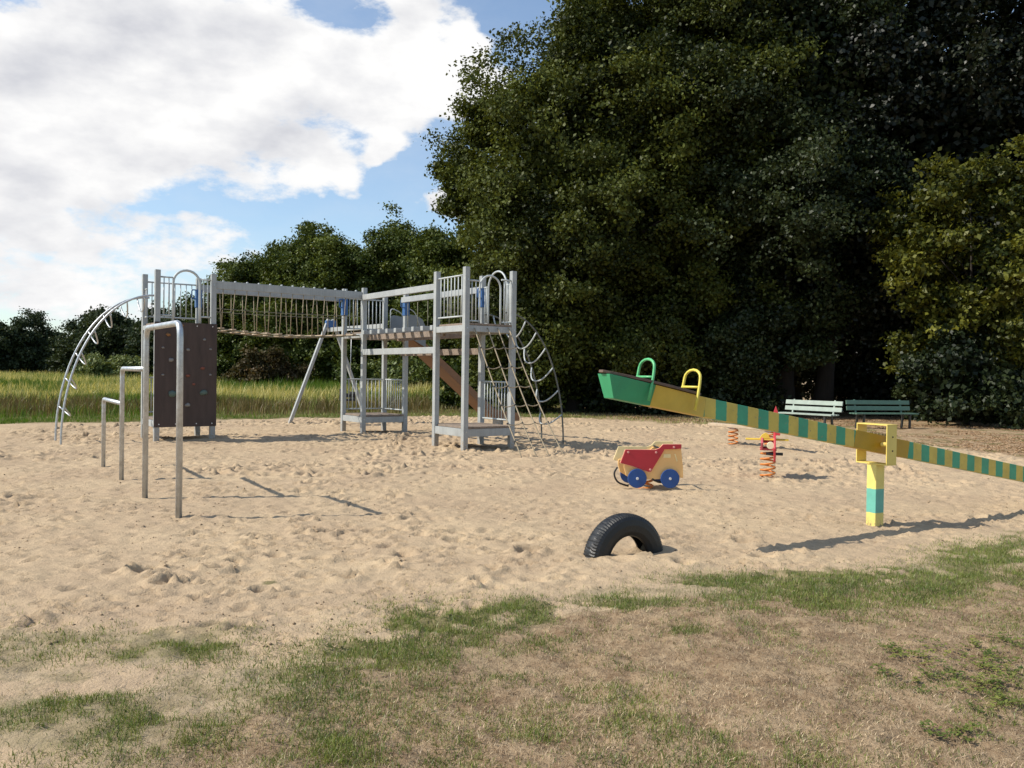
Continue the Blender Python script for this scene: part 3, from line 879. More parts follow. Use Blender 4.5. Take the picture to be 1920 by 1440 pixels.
# slide from the middle tower, running off to the back
sx0 = MA + MS + .06; sb0, sb1 = MBY + .28, MBY + .84
prof = [(sx0, 2.42), (sx0 + .3, 2.36), (sx0 + 2.75, .42), (sx0 + 3.15, .30), (sx0 + 3.6, .29)]
def slide_strip(b0, b1, t, up):
    mb = MB(); vs = []
    for (x, z) in prof: vs += [(x, b0, z + up), (x, b1, z + up), (x, b1, z + up - t), (x, b0, z + up - t)]
    fs = []
    for i in range(len(prof) - 1):
        a = 4 * i
        for j in range(4): fs.append((a + j, a + (j + 1) % 4, a + 4 + (j + 1) % 4, a + 4 + j))
    fs += [(0, 3, 2, 1), tuple(4 * (len(prof) - 1) + k for k in range(4))]
    return mb.add(vs, fs)
sl = slide_strip(sb0, sb1, .05, -.03).build('slide', M['slide_wood'], cf)
slide_strip(sb0 + .03, sb1 - .03, .01, -.018).build('chute', M['slide_steel'], sl)
for b in (sb0 - .032, sb1 + .002):
    slide_strip(b, b + .03, .22, .14).build('side_board', M['slide_wood'], sl, .004)
for b in (sb0 - .08, sb1 + .05):
    MB().prism([(sx0 - .02, 2.44), (sx0 + .62, 2.12), (sx0 + .62, 2.62), (sx0 + .52, 2.82), (sx0 + .36, 2.90), (sx0 + .10, 2.93), (sx0 - .02, 2.90)], b, b + .025).build('entry_panel', M['slide_panel'], sl, .004)
    MB().tube(rounded([(sx0 - .02, b, 2.5), (sx0 - .02, b, 3.12), (sx0 + .30, b, 3.0), (sx0 + .5, b, 2.5)], .12), .012, 7).build('grab_handle', M['rail'], sl)
MB().box((sx0 + 3.1, (sb0 + sb1) / 2, .05), (.08, .4, .42)).build('slide_foot', M['post'], sl, .004)

# swing bay: beam from the middle tower to a pair of splayed legs
SA = MA + MS; SBE = 4.5
sw = MB().bar((SA, MBY + MS + h, 2.66), (SA, SBE + .12, 2.68), .09, .12).build('swing_beam', M['post'], cf, .006)
for s in (-1, 1):
    MB().bar((SA + s * .06, SBE, 2.98), (SA + s * 1.26, SBE + .02, -.2), .085, .10, (0, 1, 0)).build('leg', M['post'], sw, .006)
MB().box((SA, SBE, 2.84), (.30, .12, .20)).build('leg_bracket', M['blue'], sw, .008)
# blue grips on the posts that carry the rear beams
for (a, b) in ((LS, LS), (MA, MBY + MS), (MA + MS, MBY), (RA + RS, RB + RS)):
    g = MB().box((a, b, 3.07), (PW + .03, PW + .03, .40)).build('blue_grip', M['blue'], cf, .012)
    MB().tube(rounded([(a - .07, b - .05, 3.26), (a - .16, b - .05, 3.26), (a - .16, b - .05, 3.06), (a - .07, b - .05, 3.06)], .04), .014, 7).build('grip_handle', M['blue'], g)

# climbing net at the front of the right tower
def net():
    t0, t1 = (RA + .16, RB - .06, 2.36), (RA + .96, RB - .06, 2.40)
    g0, g1 = (4.60, -6.52, -.05), (5.53, -6.58, -.05)
    def P(u, v):
        a = Vector(t0).lerp(Vector(t1), u); b = Vector(g0).lerp(Vector(g1), u)
        q = a.lerp(b, v)
        q.z -= .10 * math.sin(PI * v) * 1.0
        return q
    root = None
    for i, u in enumerate((0, .36, .66, 1)):
        pts = [P(u + .02 * math.sin(3 * v + i), v) for v in np.linspace(0, 1, 14)]
        o = MB().tube(pts, .0125, 6).build('climbing_net' if root is None else 'net_rope', M['rope'], cf if root is None else root)
        root = root or o
    for k, v in enumerate((.14, .28, .42, .56, .70, .84, .97)):
        pts = []
        for i in range(13):
            u = i / 12
            q = P(u, v); q.z -= .035 * abs(math.sin(u * 3 * PI)); pts.append(q)
        MB().tube(pts, .010, 6).build('net_rung', M['rope'], root)
        for u in (0, .36, .66, 1):
            MB().ball(P(u, v), .021, 7, 5).build('clamp', M['knot'], root)
net()

# black swing seat hanging from the rear beam
swg = thing('swing', 'black bucket swing seat hanging on chains behind the middle tower', 'swing', (-7.314 + SA * math.cos(TH) - 3.3 * math.sin(TH), 17.562 + SA * math.sin(TH) + 3.3 * math.cos(TH), 0), TH + PI / 2)
sb = MB()
for (x, y, w, d, z, hh) in ((0, 0, .30, .34, .70, .05), (0, .16, .30, .03, .86, .30), (0, -.16, .30, .03, .82, .22), (.14, 0, .03, .34, .83, .10), (-.14, 0, .03, .34, .83, .10)):
    sb.box((x, y, z), (w, d, hh))
sb.build('seat', M['black'], swg, .01)
for s in (-1, 1):
    MB().tube([(s * .15, 0, .85), (s * .22, 0, 2.60)], .008, 5).build('chain', M['galv'], swg)

# ------------------------------------------------------------------ stepped exercise bars
eb = thing('exercise_bars', 'row of three stepped steel pull-up bars standing in the sand', 'exercise bars', (-3.32, 8.53, 0))
BP = [Vector((-6.24, 13.05, 0)), Vector((-5.23, 11.45, 0)), Vector((-4.20, 9.79, 0)), Vector((-3.32, 8.53, 0))]
bo = BP[3]
q = [p - bo for p in BP]
Zv = lambda p, z: Vector((p.x, p.y, z))
MB().tube(rounded([Zv(q[0], -.3), Zv(q[0], 1.02), Zv(q[1], 1.02)], .09), .030, 12).build('low_bar', M['galv'], eb)
MB().tube(rounded([Zv(q[1], -.3), Zv(q[1], 1.49), Zv(q[2], 1.49)], .10), .030, 12).build('middle_bar', M['galv'], eb)
MB().tube(rounded([Zv(q[2], -.3), Zv(q[2], 1.96), Zv(q[3], 1.96), Zv(q[3], -.3)], .15, 7), .032, 12).build('high_bar', M['galv'], eb)

# ------------------------------------------------------------------ seesaw
SX, SY = 3.72, 8.69
BD = Vector((.88, .475, 0)).normalized()
ss = thing('seesaw', 'long green and yellow striped seesaw with boat-shaped seats', 'seesaw', (SX, SY, 0), math.atan2(BD.y, BD.x))
ZP = .835
MB().box((0, 0, .22), (.125, .115, .84)).build('post', M['ss_post'], ss, .006)
# bearing frame: square loop of flat bar, open along the beam
fr = MB()
W_, H_, D_ = .37, .41, .145
for (y, z, wy, hz) in ((0, ZP + H_ / 2 - .006, W_, .012), (0, ZP - H_ / 2 + .006, W_, .012), (-W_ / 2 + .006, ZP, .0115, H_ - .025), (W_ / 2 - .006, ZP, .0115, H_ - .025)):
    fr.box((0, y, z), (D_, wy, hz))
fo = fr.build('bearing_frame', M['ss_frame'], ss, .002)
MB().tube([(0, -W_ / 2 + .013, ZP), (0, W_ / 2 - .013, ZP)], .024, 14).build('axle', M['ss_frame'], fo)
for z in (ZP - .06, ZP + .08):
    o = MB().disc((0, 0), .008, -.004, .0).build('bolt', M['black'], fo, 0, (0.01, -W_ / 2 - .0003, z))  # black discs stand in for the dark inside two bolt holes
tilt = math.atan(.168)
rotB = Matrix.Rotation(tilt, 4, 'Y')
def bp(l, y, z): return rotB @ Vector((l, y, z)) + Vector((0, 0, ZP))
bm0 = bpy.data.objects
def beam_piece(l0, l1, w, hh, name, mat, parent, bev=.004, z=0.0, over=0.0):
    mb = MB()
    vs = []
    for l in (l0, l1):
        for (yy, zz) in ((-w / 2, -hh / 2), (w / 2, -hh / 2), (w / 2, hh / 2), (-w / 2, hh / 2)):
            vs.append(bp(l, yy, zz + z))
    mb.add(vs, [(0, 1, 2, 3), (7, 6, 5, 4), (0, 4, 5, 1), (1, 5, 6, 2), (2, 6, 7, 3), (3, 7, 4, 0)])
    return mb.build(name, mat, parent, bev)
def stripe_mat():
    mt, nt, out = new_mat('striped_beam_paint')
    tc = nt.new('ShaderNodeTexCoord').outputs['Object']
    sp = nt.new('ShaderNodeSeparateXYZ'); nt.l.new(tc, sp.inputs[0])
    wob = nt.math('MULTIPLY', nt.math('SUBTRACT', nt.noise(tc, 35, 3), .5), .012)
    along = nt.math('ADD', nt.math('DIVIDE', sp.outputs[0], math.cos(tilt)), wob)
    f = nt.math('FRACT', nt.math('DIVIDE', nt.math('ADD', along, 10.42), .26))
    st = nt.math('GREATER_THAN', f, .5)
    n = nt.noise(tc, 7, 5, .65)
    k = nt.ramp(n, .25, .75, .82, 1.15, False)
    yel = nt.vmath('SCALE', (.60, .45, .08), scale=k); gre = nt.vmath('SCALE', (.045, .32, .175), scale=k)
    c = nt.mix(st, yel, gre)
    c = nt.mix(nt.ramp(nt.noise(tc, 22, 8, .75), .605, .68), c, (.26, .21, .12))
    p = nt.new('ShaderNodeBsdfPrincipled')
    nt.put(p.inputs['Base Color'], c)
    p.inputs['Roughness'].default_value = .5
    b = nt.new('ShaderNodeBump'); b.inputs['Strength'].default_value = .2; b.inputs['Distance'].default_value = .004
    nt.put(b.inputs['Height'], nt.noise(tc, 60, 4)); nt.l.new(b.outputs[0], p.inputs['Normal'])
    nt.l.new(p.outputs[0], out.inputs[0])
    return mt
bw, bh = .13, .172
beam = beam_piece(-2.36, 2.66, bw, bh, 'beam', stripe_mat(), ss, .006)
beam_piece(-.40, .42, bw + .008, bh + .006, 'centre_sleeve', M['ss_gold'], ss, .004)
for s in (-1, 1):
    # boat-shaped seat: flared sides, raked bow, brown plank on top
    def hull(l0, l1, name, mat, bow):
        st = []
        ls = np.linspace(l0, l1, 5)
        for l in ls:
            t = (l - o_ - 2.36) / 1.07
            wt = bw + .10 * math.sin(min(1, t * 1.35) * PI / 2) * (1 if t < .75 else max(.25, 1 - (t - .75) * 2.2))
            wb = bw + .01
            sh = (.09 if (bow and l == ls[-1]) else 0)
            st.append([(l - sh, -wb / 2, -bh / 2), (l - sh, wb / 2, -bh / 2), (l, wt / 2, bh / 2 + .02 * t), (l, -wt / 2, bh / 2 + .02 * t)])
        vs = []
        for row in st:
            for (l, yy, zz) in row: vs.append(bp(s * l, yy, zz))
        fs = [(0, 1, 2, 3), tuple(4 * (len(st) - 1) + k for k in (3, 2, 1, 0))]
        for i in range(len(st) - 1):
            a = 4 * i
            for j in range(4): fs.append((a + j, a + 4 + j, a + 4 + (j + 1) % 4, a + (j + 1) % 4))
        return MB().add(vs, fs).build(name, mat, ss, .004)
    o_ = .30 if s > 0 else 0.0
    hull(2.36 + o_, 2.96 + o_, 'inner_seat', M['ss_yellow'], False)
    hull(2.96 + o_, 3.43 + o_, 'outer_seat', M['ss_green'], True)
    pl = []
    for l, w in ((2.44, .17), (2.7, .25), (2.98, .26), (3.22, .22), (3.40, .12), (3.46, .06)):
        t = (l - 2.36) / 1.07; l += o_
        for yy in (-w / 2, w / 2):
            for zz in (0, .022): pl.append(bp(s * l, yy, bh / 2 + .022 * t + .004 + zz))
    fs = []
    for i in range(5):
        a = 4 * i
        fs += [(a, a + 4, a + 6, a + 2), (a + 1, a + 3, a + 7, a + 5), (a, a + 1, a + 5, a + 4), (a + 2, a + 6, a + 7, a + 3)]
    fs += [(0, 2, 3, 1), (20, 21, 23, 22)]
    MB().add(pl, fs).build('seat_plank', M['ss_seat'], ss, .003)
    for (l, mt) in ((2.46, 'grip_yellow'), (2.97, 'grip_green')):
        hw = .105; l += o_
        pts = [bp(s * (l + .055), -.127, -.05), bp(s * (l + .045), -.124, .07), bp(s * (l + .03), -hw - .004, .17)]
        for i in range(9):
            an = PI - PI * i / 8
            pts.append(bp(s * (l + .03), hw * math.cos(an), .235 + .075 * math.sin(an)))
        pts += [bp(s * (l + .03), hw + .004, .17), bp(s * (l + .045), .124, .07), bp(s * (l + .055), .127, -.05)]
        g = MB().tube(pts, .0125, 8).build('handle', M[mt], ss)
        MB().tube([bp(s * (l + .035), -.11, .155), bp(s * (l + .035), .11, .155)], .011, 8).build('cross_bar', M[mt], g)

# ------------------------------------------------------------------ half-buried tyre
def tyre():
    c = Vector((.955, 7.12, -.045)); dirx = Vector((.66, .40, 0)).normalized()
    o = tag(bpy.data.objects.new('tyre', None), 'black car tyre half buried upright in the sand', 'tyre')
    Ro, Wd = .385, .205
    prof = [(.205, .05), (.213, .078), (.25, .094), (.30, .097), (.345, .09), (.372, .074), (.384, .050), (.3865, .018), (.3865, -.018), (.384, -.050), (.372, -.074), (.345, -.09), (.30, -.097), (.25, -.094), (.213, -.078), (.205, -.05),
            (.222, -.05), (.24, -.074), (.295, -.082), (.34, -.07), (.362, -.035), (.364, 0), (.362, .035), (.34, .07), (.295, .082), (.24, .074), (.222, .05)]
    n = 190; k = len(prof)
    vs = []; fs = []
    for i in range(n):
        a = 2 * PI * i / n
        for j, (r_, w_) in enumerate(prof):
            rr_ = r_
            if 4 <= j <= 11:                                     # tread: cross grooves on the shoulders, ribs between
                if j in (5, 6, 9, 10): rr_ = r_ - (.0055 if i % 2 == 0 else 0)
                elif j in (7, 8): rr_ = r_ - (.004 if i % 5 == 0 else 0)
            vs.append((rr_ * math.cos(a), w_, rr_ * math.sin(a)))
    for i in range(n):
        for j in range(k):
            fs.append((i * k + j, i * k + (j + 1) % k, ((i + 1) % n) * k + (j + 1) % k, ((i + 1) % n) * k + j))
    mb = MB(); mb.add(vs, fs, False)
    ob = mb.build('tyre', M['tyre'])
    ob.location = c; ob.rotation_euler = (0, 0, math.atan2(dirx.y, dirx.x))
    bpy.data.objects.remove(o)
    tag(ob, 'black car tyre half buried upright in the sand', 'tyre')
tyre()

# ------------------------------------------------------------------ spring truck
tk = thing('spring_truck', 'red and yellow toy dump truck rider with blue wheels on a spring', 'spring rider', (1.775, 11.23, 0), R(4))
def T(u, v): return ((1100 + u / 8.727 - 1217) / 144.0, (917 - 800 - v / 8.727) / 144.0)
tip = [(545, 560), (625, 345), (1105, 345), (1175, 320), (1235, 258), (1535, 255), (1535, 325), (1262, 335), (1215, 420), (1045, 698), (1000, 700), (740, 610)]
body = [(610, 560), (605, 640), (640, 770), (760, 832), (1010, 832), (1190, 825), (1300, 800), (1588, 800), (1578, 620), (1545, 330), (1220, 330), (1000, 500)]
YN, YF = -.20, .20
for (y, cm, bmat) in ((YN, 'red', 'yellow'), (YF, 'yellow', 'yellow')):
    sg = -1 if y < 0 else 1
    side = MB().prism([T(*p) for p in body], y - .011, y + .011).build('cab_panel', M[bmat], tk, .005)
    tp = MB().prism([T(*p) for p in tip], y + sg * .026, y + sg * .0345).build('tipper_panel', M[cm], tk, .002)
    q_ = [T(*p) for p in tip]; mx_ = sum(p[0] for p in q_) / len(q_); mz_ = sum(p[1] for p in q_) / len(q_)
    MB().prism([(mx_ + (p[0] - mx_) * 1.025, mz_ + (p[1] - mz_) * 1.05) for p in q_], y + sg * .0125, y + sg * .0255).build('lit_rim', M['lit_edge' if sg < 0 else 'yellow_light'], tp, .003)  # oversize plate: the tipper's sunlit rim put into its colour
    MB().prism([T(*p) for p in ((1255, 415), (1370, 415), (1372, 475), (1250, 475))], y + sg * .0115, y + sg * .016).build('window', M['yellow_light'], side, .002)
    MB().prism([T(*p) for p in ((1430, 410), (1448, 410), (1490, 530), (1468, 535))], y + sg * .0115, y + sg * .016).build('window', M['yellow_light'], side, .002)
    for (u, v) in ((815, 808), (1355, 808)):
        cx, cz = T(u, v)
        w = MB().disc((cx, cz), .124, y + sg * .036, y + sg * .058, 36).build('wheel', M['blue_disc'], tk, .006)
        MB().disc((cx, cz), .018, y + sg * .059, y + sg * .068, 14).build('hub_bolt', M['bolt'], w, .003)
    for (u, v) in ((665, 385), (1122, 385), (1415, 298), (1030, 665)):
        cx, cz = T(u, v)
        MB().disc((cx, cz), .015, y + sg * .035, y + sg * .043, 12).build('bolt', M['bolt_pink'], tk, .003)
MB().box((-.14, 0, .36), (.26, .37, .025)).build('seat', M['black'], tk, .004)
MB().box((-.02, 0, .27), (.40, .36, .03)).build('base_plate', M['galv'], tk, .003)
MB().tube(rounded([(-.40, -.13, .30), (-.455, -.13, .22), (-.40, -.13, .10), (-.25, -.13, .055)], .06), .012, 8).build('foot_rest', M['black'], tk)
MB().tube(rounded([(.04, -.21, .16), (.09, -.21, .13), (.16, -.21, .12)], .03), .012, 8).build('foot_rest', M['black'], tk)
MB().tube([(.16, -.22, .55), (.16, .22, .55)], .014, 8).build('grip_bar', M['black'], tk)
MB().tube(helix(.095, -.04, .26, 3.6, 16), .0145, 8).build('spring', M['orange_spring'], tk)

# ------------------------------------------------------------------ red and yellow spring animal seen from the front
an = thing('spring_plane', 'tall red and yellow spring rider with thin crosswise wing, below the seesaw', 'spring rider', (3.88, 12.87, 0), R(-16))
MB().tube(helix(.105, -.03, .40, 5.2, 16), .0135, 8).build('spring', M['orange_spring'], an)
MB().box((0, .03, .415), (.24, .34, .03)).build('base_plate', M['pink'], an, .004)
# the body boards stand in the fore-and-aft plane
rot90 = Matrix.Rotation(R(90), 4, 'Z')
def side_board(poly, x0, x1, name, mat):
    return MB().prism(poly, -x1, -x0, rot90).build(name, mat, an, .006)
side_board([(-.30, .26), (-.24, .24), (-.12, .36), (.26, .36), (.34, .50), (.30, .62), (.12, .62), (.05, .80), (-.02, 1.0), (-.10, .86), (-.14, .66), (-.26, .60), (-.34, .45)], .075, .105, 'side_board', M['red_bright'])
side_board([(-.22, .42), (.22, .42), (.30, .55), (.20, .60), (-.10, .60), (-.26, .52)], -.105, -.075, 'side_board', M['pink'])
MB().box((-.02, -.05, .560), (.62, .15, .022)).build('wing', M['seat_yellow'], an, .006)
MB().prism([(-.13, .575), (.03, .575), (.0, .64), (-.04, .665), (-.09, .64)], -.12, -.09).build('windscreen', M['seat_yellow'], an, .004)
MB().box((0, .10, .52), (.15, .26, .03)).build('seat', M['pink'], an, .006)
MB().disc((.03, .485), .055, -.27, -.22, 20).build('nose_disc', M['cream'], an, .006)
MB().prism([(.03, .84), (.16, .83), (.145, .94), (.10, 1.07), (.06, .95)], -.06, -.03).build('tail_tip', M['red_bright'], an, .004)
MB().prism([(.085, .63), (.165, .63), (.175, .76), (.125, .80), (.08, .74)], -.16, -.13).build('tail_board', M['red_bright'], an, .004)
MB().tube([(-.03, -.16, .355), (.21, -.16, .355)], .022, 8).build('foot_rest', M['black'], an)

# ------------------------------------------------------------------ spring balance plank
bd = Vector((.475, -.88, 0)).normalized()
sp_ = thing('spring_beam', 'pale wooden balance plank on orange springs behind the seesaw', 'balance beam', (5.09, 18.1, 0), math.atan2(bd.y, bd.x))
MB().box((0, 0, .42), (2.5, .20, .07)).build('plank', M['wood'], sp_, .012)
for x in (-.54, .54):
    s_ = MB().tube(helix(.10, -.03, .37, 4.6, 14), .014, 8).build('spring', M['orange_spring'], sp_, 0, (x, 0, 0))
    MB().box((0, 0, .377), (.2, .16, .014)).build('spring_plate', M['galv'], s_)

# ------------------------------------------------------------------ benches
def bench(c, d, length, label, pm):
    ang = math.atan2(d[1], d[0])
    b = thing('park_bench', label, 'bench', (*c, 0), ang, 'benches under the trees')
    # local: x along, -y is the way one faces
    for (z, y, hh) in ((.775, .255, .125), (.60, .222, .125)):
        MB().box((0, y, z), (length, .035, hh), Matrix.Rotation(R(-10), 3, 'X')).build('back_slat', M[pm], b, .005)
    for k in range(3):
        MB().box((0, -.20 + .14 * k, .455), (length * .97, .115, .038)).build('seat_slat', M[pm], b, .005)
    for s in (-1, 1):
        x = s * length * .36
        lg = MB().bar((x, -.18, -.1), (x, -.20, .43), .05, .06, (0, 1, 0)).build('leg', M['bench_frame'], b, .004)
        lg = MB().bar((x, .20, -.1), (x, .12, .43), .05, .06, (0, 1, 0)).build('leg', M['bench_frame'], b, .004)
        MB().bar((x, -.24, .418), (x, .20, .418), .05, .032).build('seat_bearer', M['bench_frame'], b, .003)
        MB().bar((x, .19, .40), (x, .292, .86), .045, .03, (0, 1, 0)).build('back_support', M[pm], b, .003)
bench((8.50, 24.45), (1.1, -1.5), 1.86, 'brightly sunlit pale slatted bench, the one nearer the climbing frame', 'bench')
bench((11.1, 25.5), (1.0, .22), 2.15, 'shaded green slatted bench behind the seesaw bearing frame', 'bench_shaded')

# ------------------------------------------------------------------ trees
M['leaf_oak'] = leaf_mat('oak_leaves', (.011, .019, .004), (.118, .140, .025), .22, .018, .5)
M['leaf_shaded'] = leaf_mat('deep_shade_leaves', (.005, .009, .004), (.022, .029, .010), .15, .03, .45)  # near-black: shade from the neighbouring trees is put into the leaf colour
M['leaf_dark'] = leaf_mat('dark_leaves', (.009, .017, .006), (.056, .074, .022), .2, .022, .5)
M['leaf_maple'] = leaf_mat('maple_leaves', (.022, .034, .005), (.22, .22, .030), .3, .02, .5)
M['leaf_mid'] = leaf_mat('mid_leaves', (.022, .042, .007), (.125, .155, .030), .22, .02, .5)
M['leaf_far'] = leaf_mat('far_leaves', (.018, .032, .014), (.065, .085, .034), .2, .02, .5)
M['leaf_grey'] = leaf_mat('willow_leaves', (.085, .12, .035), (.22, .25, .085), .2, .03, .5)
M['leaf_red'] = leaf_mat('bramble_leaves', (.045, .045, .015), (.14, .085, .04), .2, .02, .5)

def unit(v): return v / np.maximum(np.linalg.norm(v, axis=-1, keepdims=True), 1e-6)

def crown_mesh(rng, parts, leaf, mat, per=16, spread=.30, dens=1.0, tone=.4, core=True, zmin=.12, flat=.62, inner=.55):
    """parts: (cx,cy,cz, rx,ry,rz, lobes, clusters). Leaves sit in sprays on the shells of many lobes."""
    LP = []; LT = []; LL = []; LD = []
    lobes_out = []
    for (cx, cy, cz, rx, ry, rz, nl, nc) in parts:
        c0 = np.array([cx, cy, cz]); rad = np.array([rx, ry, rz]); mean = (rx * ry * rz) ** (1 / 3)
        d = unit(rng.normal(size=(nl, 3)))
        lc = c0 + d * rad * rng.uniform(.50, .90, (nl, 1))
        lr = mean * rng.uniform(.13, .30, nl) * (1.0 if nl > 12 else 1.25)
        lt = rng.normal(0, .13, nl)
        lobes_out += [(lc[i], lr[i]) for i in range(nl)]
        nclus = int(nc * dens)
        ns = 11
        sd = unit(rng.normal(size=(nl, ns, 3)) + .9 * d[:, None, :])
        sr = lr[:, None] * rng.uniform(.16, .48, (nl, ns))
        sc_ = lc[:, None, :] + sd * (lr[:, None] * np.where(rng.random((nl, ns)) < .14, rng.uniform(1.1, 1.75, (nl, ns)), rng.uniform(.35, 1.05, (nl, ns))))[:, :, None]
        st_ = rng.normal(0, .10, (nl, ns))
        ti = rng.normal(0, .45, (nl, ns, 2))
        w_ = (sr ** 2).ravel() ** .8
        pk = rng.choice(nl * ns, nclus, p=w_ / w_.sum())
        pick, sub = pk // ns, pk % ns
        e_ = unit(rng.normal(size=(nclus, 3))) * (rng.random((nclus, 1)) ** .42) * np.array([1.15, 1.15, .62])
        e_[:, 2] += e_[:, 0] * ti[pick, sub, 0] + e_[:, 1] * ti[pick, sub, 1] - .25 * (e_[:, 0] ** 2 + e_[:, 1] ** 2)
        pos = sc_[pick, sub] + e_ * sr[pick, sub][:, None]
        dd = unit(.7 * sd[pick, sub] + .5 * e_ + np.array([0, 0, .15]))
        q = np.linalg.norm((pos - c0) / rad, axis=1)
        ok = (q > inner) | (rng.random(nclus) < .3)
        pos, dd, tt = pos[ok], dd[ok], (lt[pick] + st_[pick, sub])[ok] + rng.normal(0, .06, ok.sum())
        k = len(pos)
        p = np.repeat(pos, per, 0) + rng.normal(size=(k * per, 3)) * spread * np.array([1, 1, flat])
        LP.append(p); LD.append(np.repeat(dd, per, 0)); LT.append(np.repeat(tt, per) + rng.normal(0, .10, k * per)); LL.append(leaf * rng.uniform(.6, 1.35, k * per))
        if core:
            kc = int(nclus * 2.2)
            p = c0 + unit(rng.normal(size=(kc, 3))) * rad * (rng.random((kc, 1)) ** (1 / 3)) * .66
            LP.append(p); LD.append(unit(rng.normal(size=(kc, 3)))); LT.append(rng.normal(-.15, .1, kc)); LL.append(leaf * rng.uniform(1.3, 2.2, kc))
    P = np.concatenate(LP); D = np.concatenate(LD); T_ = np.concatenate(LT); L = np.concatenate(LL)
    ok = P[:, 2] > zmin
    P, D, T_, L = P[ok], D[ok], T_[ok], L[ok]
    n = len(P)
    nr = unit(.55 * D + np.array([0, 0, .35]) + .75 * rng.normal(size=(n, 3)))
    ax = unit(np.cross(nr, rng.normal(size=(n, 3))))
    bx = np.cross(nr, ax)
    wd = L * rng.uniform(.55, .8, n)
    fold = nr * (L * .12)[:, None]
    V = np.stack([P - ax * L[:, None] * .5, P + bx * wd[:, None] * .5 + fold, P + ax * L[:, None] * .5, P - bx * wd[:, None] * .5 + fold], 1).reshape(-1, 3)
    F = np.arange(4 * n).reshape(-1, 4)
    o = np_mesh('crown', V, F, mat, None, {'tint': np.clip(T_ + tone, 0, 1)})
    return o, lobes_out

def tree(name, label, X, Y, parts, leaf, mat, seed, trunk_r=.28, trunk_h=None, group=None, cat='tree', limbs=7, lean=(0, 0), **kw):
    rng = np.random.default_rng(seed)
    t = thing(name, label, cat, (X, Y, 0), 0, group)
    c, lobes = crown_mesh(rng, parts, leaf, mat, **kw)
    c.parent = t
    if trunk_r:
        top = trunk_h or max(p[2] + .45 * p[5] for p in parts)
        pts = []; rs = []
        for i in range(9):
            q = i / 8
            pts.append((lean[0] * q + .12 * math.sin(q * 5 + seed) * q, lean[1] * q + .1 * math.cos(q * 4 + seed) * q, -.3 + (top + .3) * q))
            rs.append(trunk_r * (1.35 - .45 * min(1, q * 6)) * (1 - .78 * q))
        mb = MB().tube(pts, rs, 10)
        order = rng.permutation(len(lobes))[:limbs]
        for i in order:
            lc, lr = lobes[i]
            zb = min(max(lc[2] - rng.uniform(1.0, 3.0) - .25 * np.hypot(lc[0], lc[1]), top * .18), top * .92)
            q = (zb + .3) / (top + .3); f = min(q * 8, 7.999); j = int(f)
            b = Vector(pts[j]).lerp(Vector(pts[j + 1]), f - j)
            e = Vector(lc); mid = b.lerp(e, .5) + Vector((0, 0, .25 * (e - b).length * .4))
            r_ = trunk_r * .42 * (1 - .6 * q)
            mb.tube([b, b.lerp(mid, .5) + Vector((0, 0, .1)), mid, e], [r_, r_ * .8, r_ * .6, r_ * .2], 7)
        mb.build('trunk', M['bark'], t, fix=False)
    return t

def at(px, d): return (px - 960) / 1600.0 * d

# the big dark trees at the edge of the wood
G1 = 'tall trees at the edge of the wood'
X = at(1075, 34)
tree('oak_tree', 'tall oak at the left end of the wood, behind the right tower', X, 34,
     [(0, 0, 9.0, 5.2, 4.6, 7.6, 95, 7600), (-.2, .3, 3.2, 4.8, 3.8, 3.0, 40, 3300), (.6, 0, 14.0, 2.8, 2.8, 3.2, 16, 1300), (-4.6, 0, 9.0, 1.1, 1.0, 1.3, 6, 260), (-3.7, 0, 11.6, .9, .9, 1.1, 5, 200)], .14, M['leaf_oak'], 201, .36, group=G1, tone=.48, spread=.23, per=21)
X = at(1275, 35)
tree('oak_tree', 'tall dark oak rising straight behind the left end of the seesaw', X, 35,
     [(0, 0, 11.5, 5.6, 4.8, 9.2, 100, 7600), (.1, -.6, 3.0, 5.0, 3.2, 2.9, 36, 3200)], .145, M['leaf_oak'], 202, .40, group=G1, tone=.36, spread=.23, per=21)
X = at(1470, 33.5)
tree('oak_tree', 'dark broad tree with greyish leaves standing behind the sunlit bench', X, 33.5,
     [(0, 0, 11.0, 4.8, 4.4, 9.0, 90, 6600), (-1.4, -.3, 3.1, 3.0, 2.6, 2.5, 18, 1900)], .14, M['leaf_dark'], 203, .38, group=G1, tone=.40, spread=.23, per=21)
X = at(1700, 34)
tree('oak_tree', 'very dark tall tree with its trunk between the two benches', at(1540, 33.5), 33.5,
     [(3.2, .5, 11.5, 5.2, 4.4, 8.8, 80, 5600), (1.2, -.3, 5.4, 3.6, 2.6, 2.3, 16, 1300)], .18, M['leaf_shaded'], 204, .34, group=G1, tone=.35, lean=(1.6, .5), spread=.26)
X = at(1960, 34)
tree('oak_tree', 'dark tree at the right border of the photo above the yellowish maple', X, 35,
     [(0, 0, 11.5, 5.2, 4.6, 8.6, 44, 4200), (0, 0, 3.5, 4.2, 3.4, 3.2, 16, 1300)], .19, M['leaf_shaded'], 205, .40, group=G1, tone=.35)
# the lit maple in front of them
X = at(1835, 27.5)
tree('maple_tree', 'smaller yellow green maple in the sun in front of the dark wood', X, 28.2,
     [(.1, 0, 6.0, 3.4, 2.7, 2.6, 40, 1250), (.8, 0, 4.5, 3.4, 2.5, 1.7, 24, 520), (.3, .6, 2.5, 2.6, 1.6, 1.2, 16, 170)], .17, M['leaf_maple'], 206, .10, tone=.32, per=20, spread=.22, core=False, flat=.5, inner=.2)

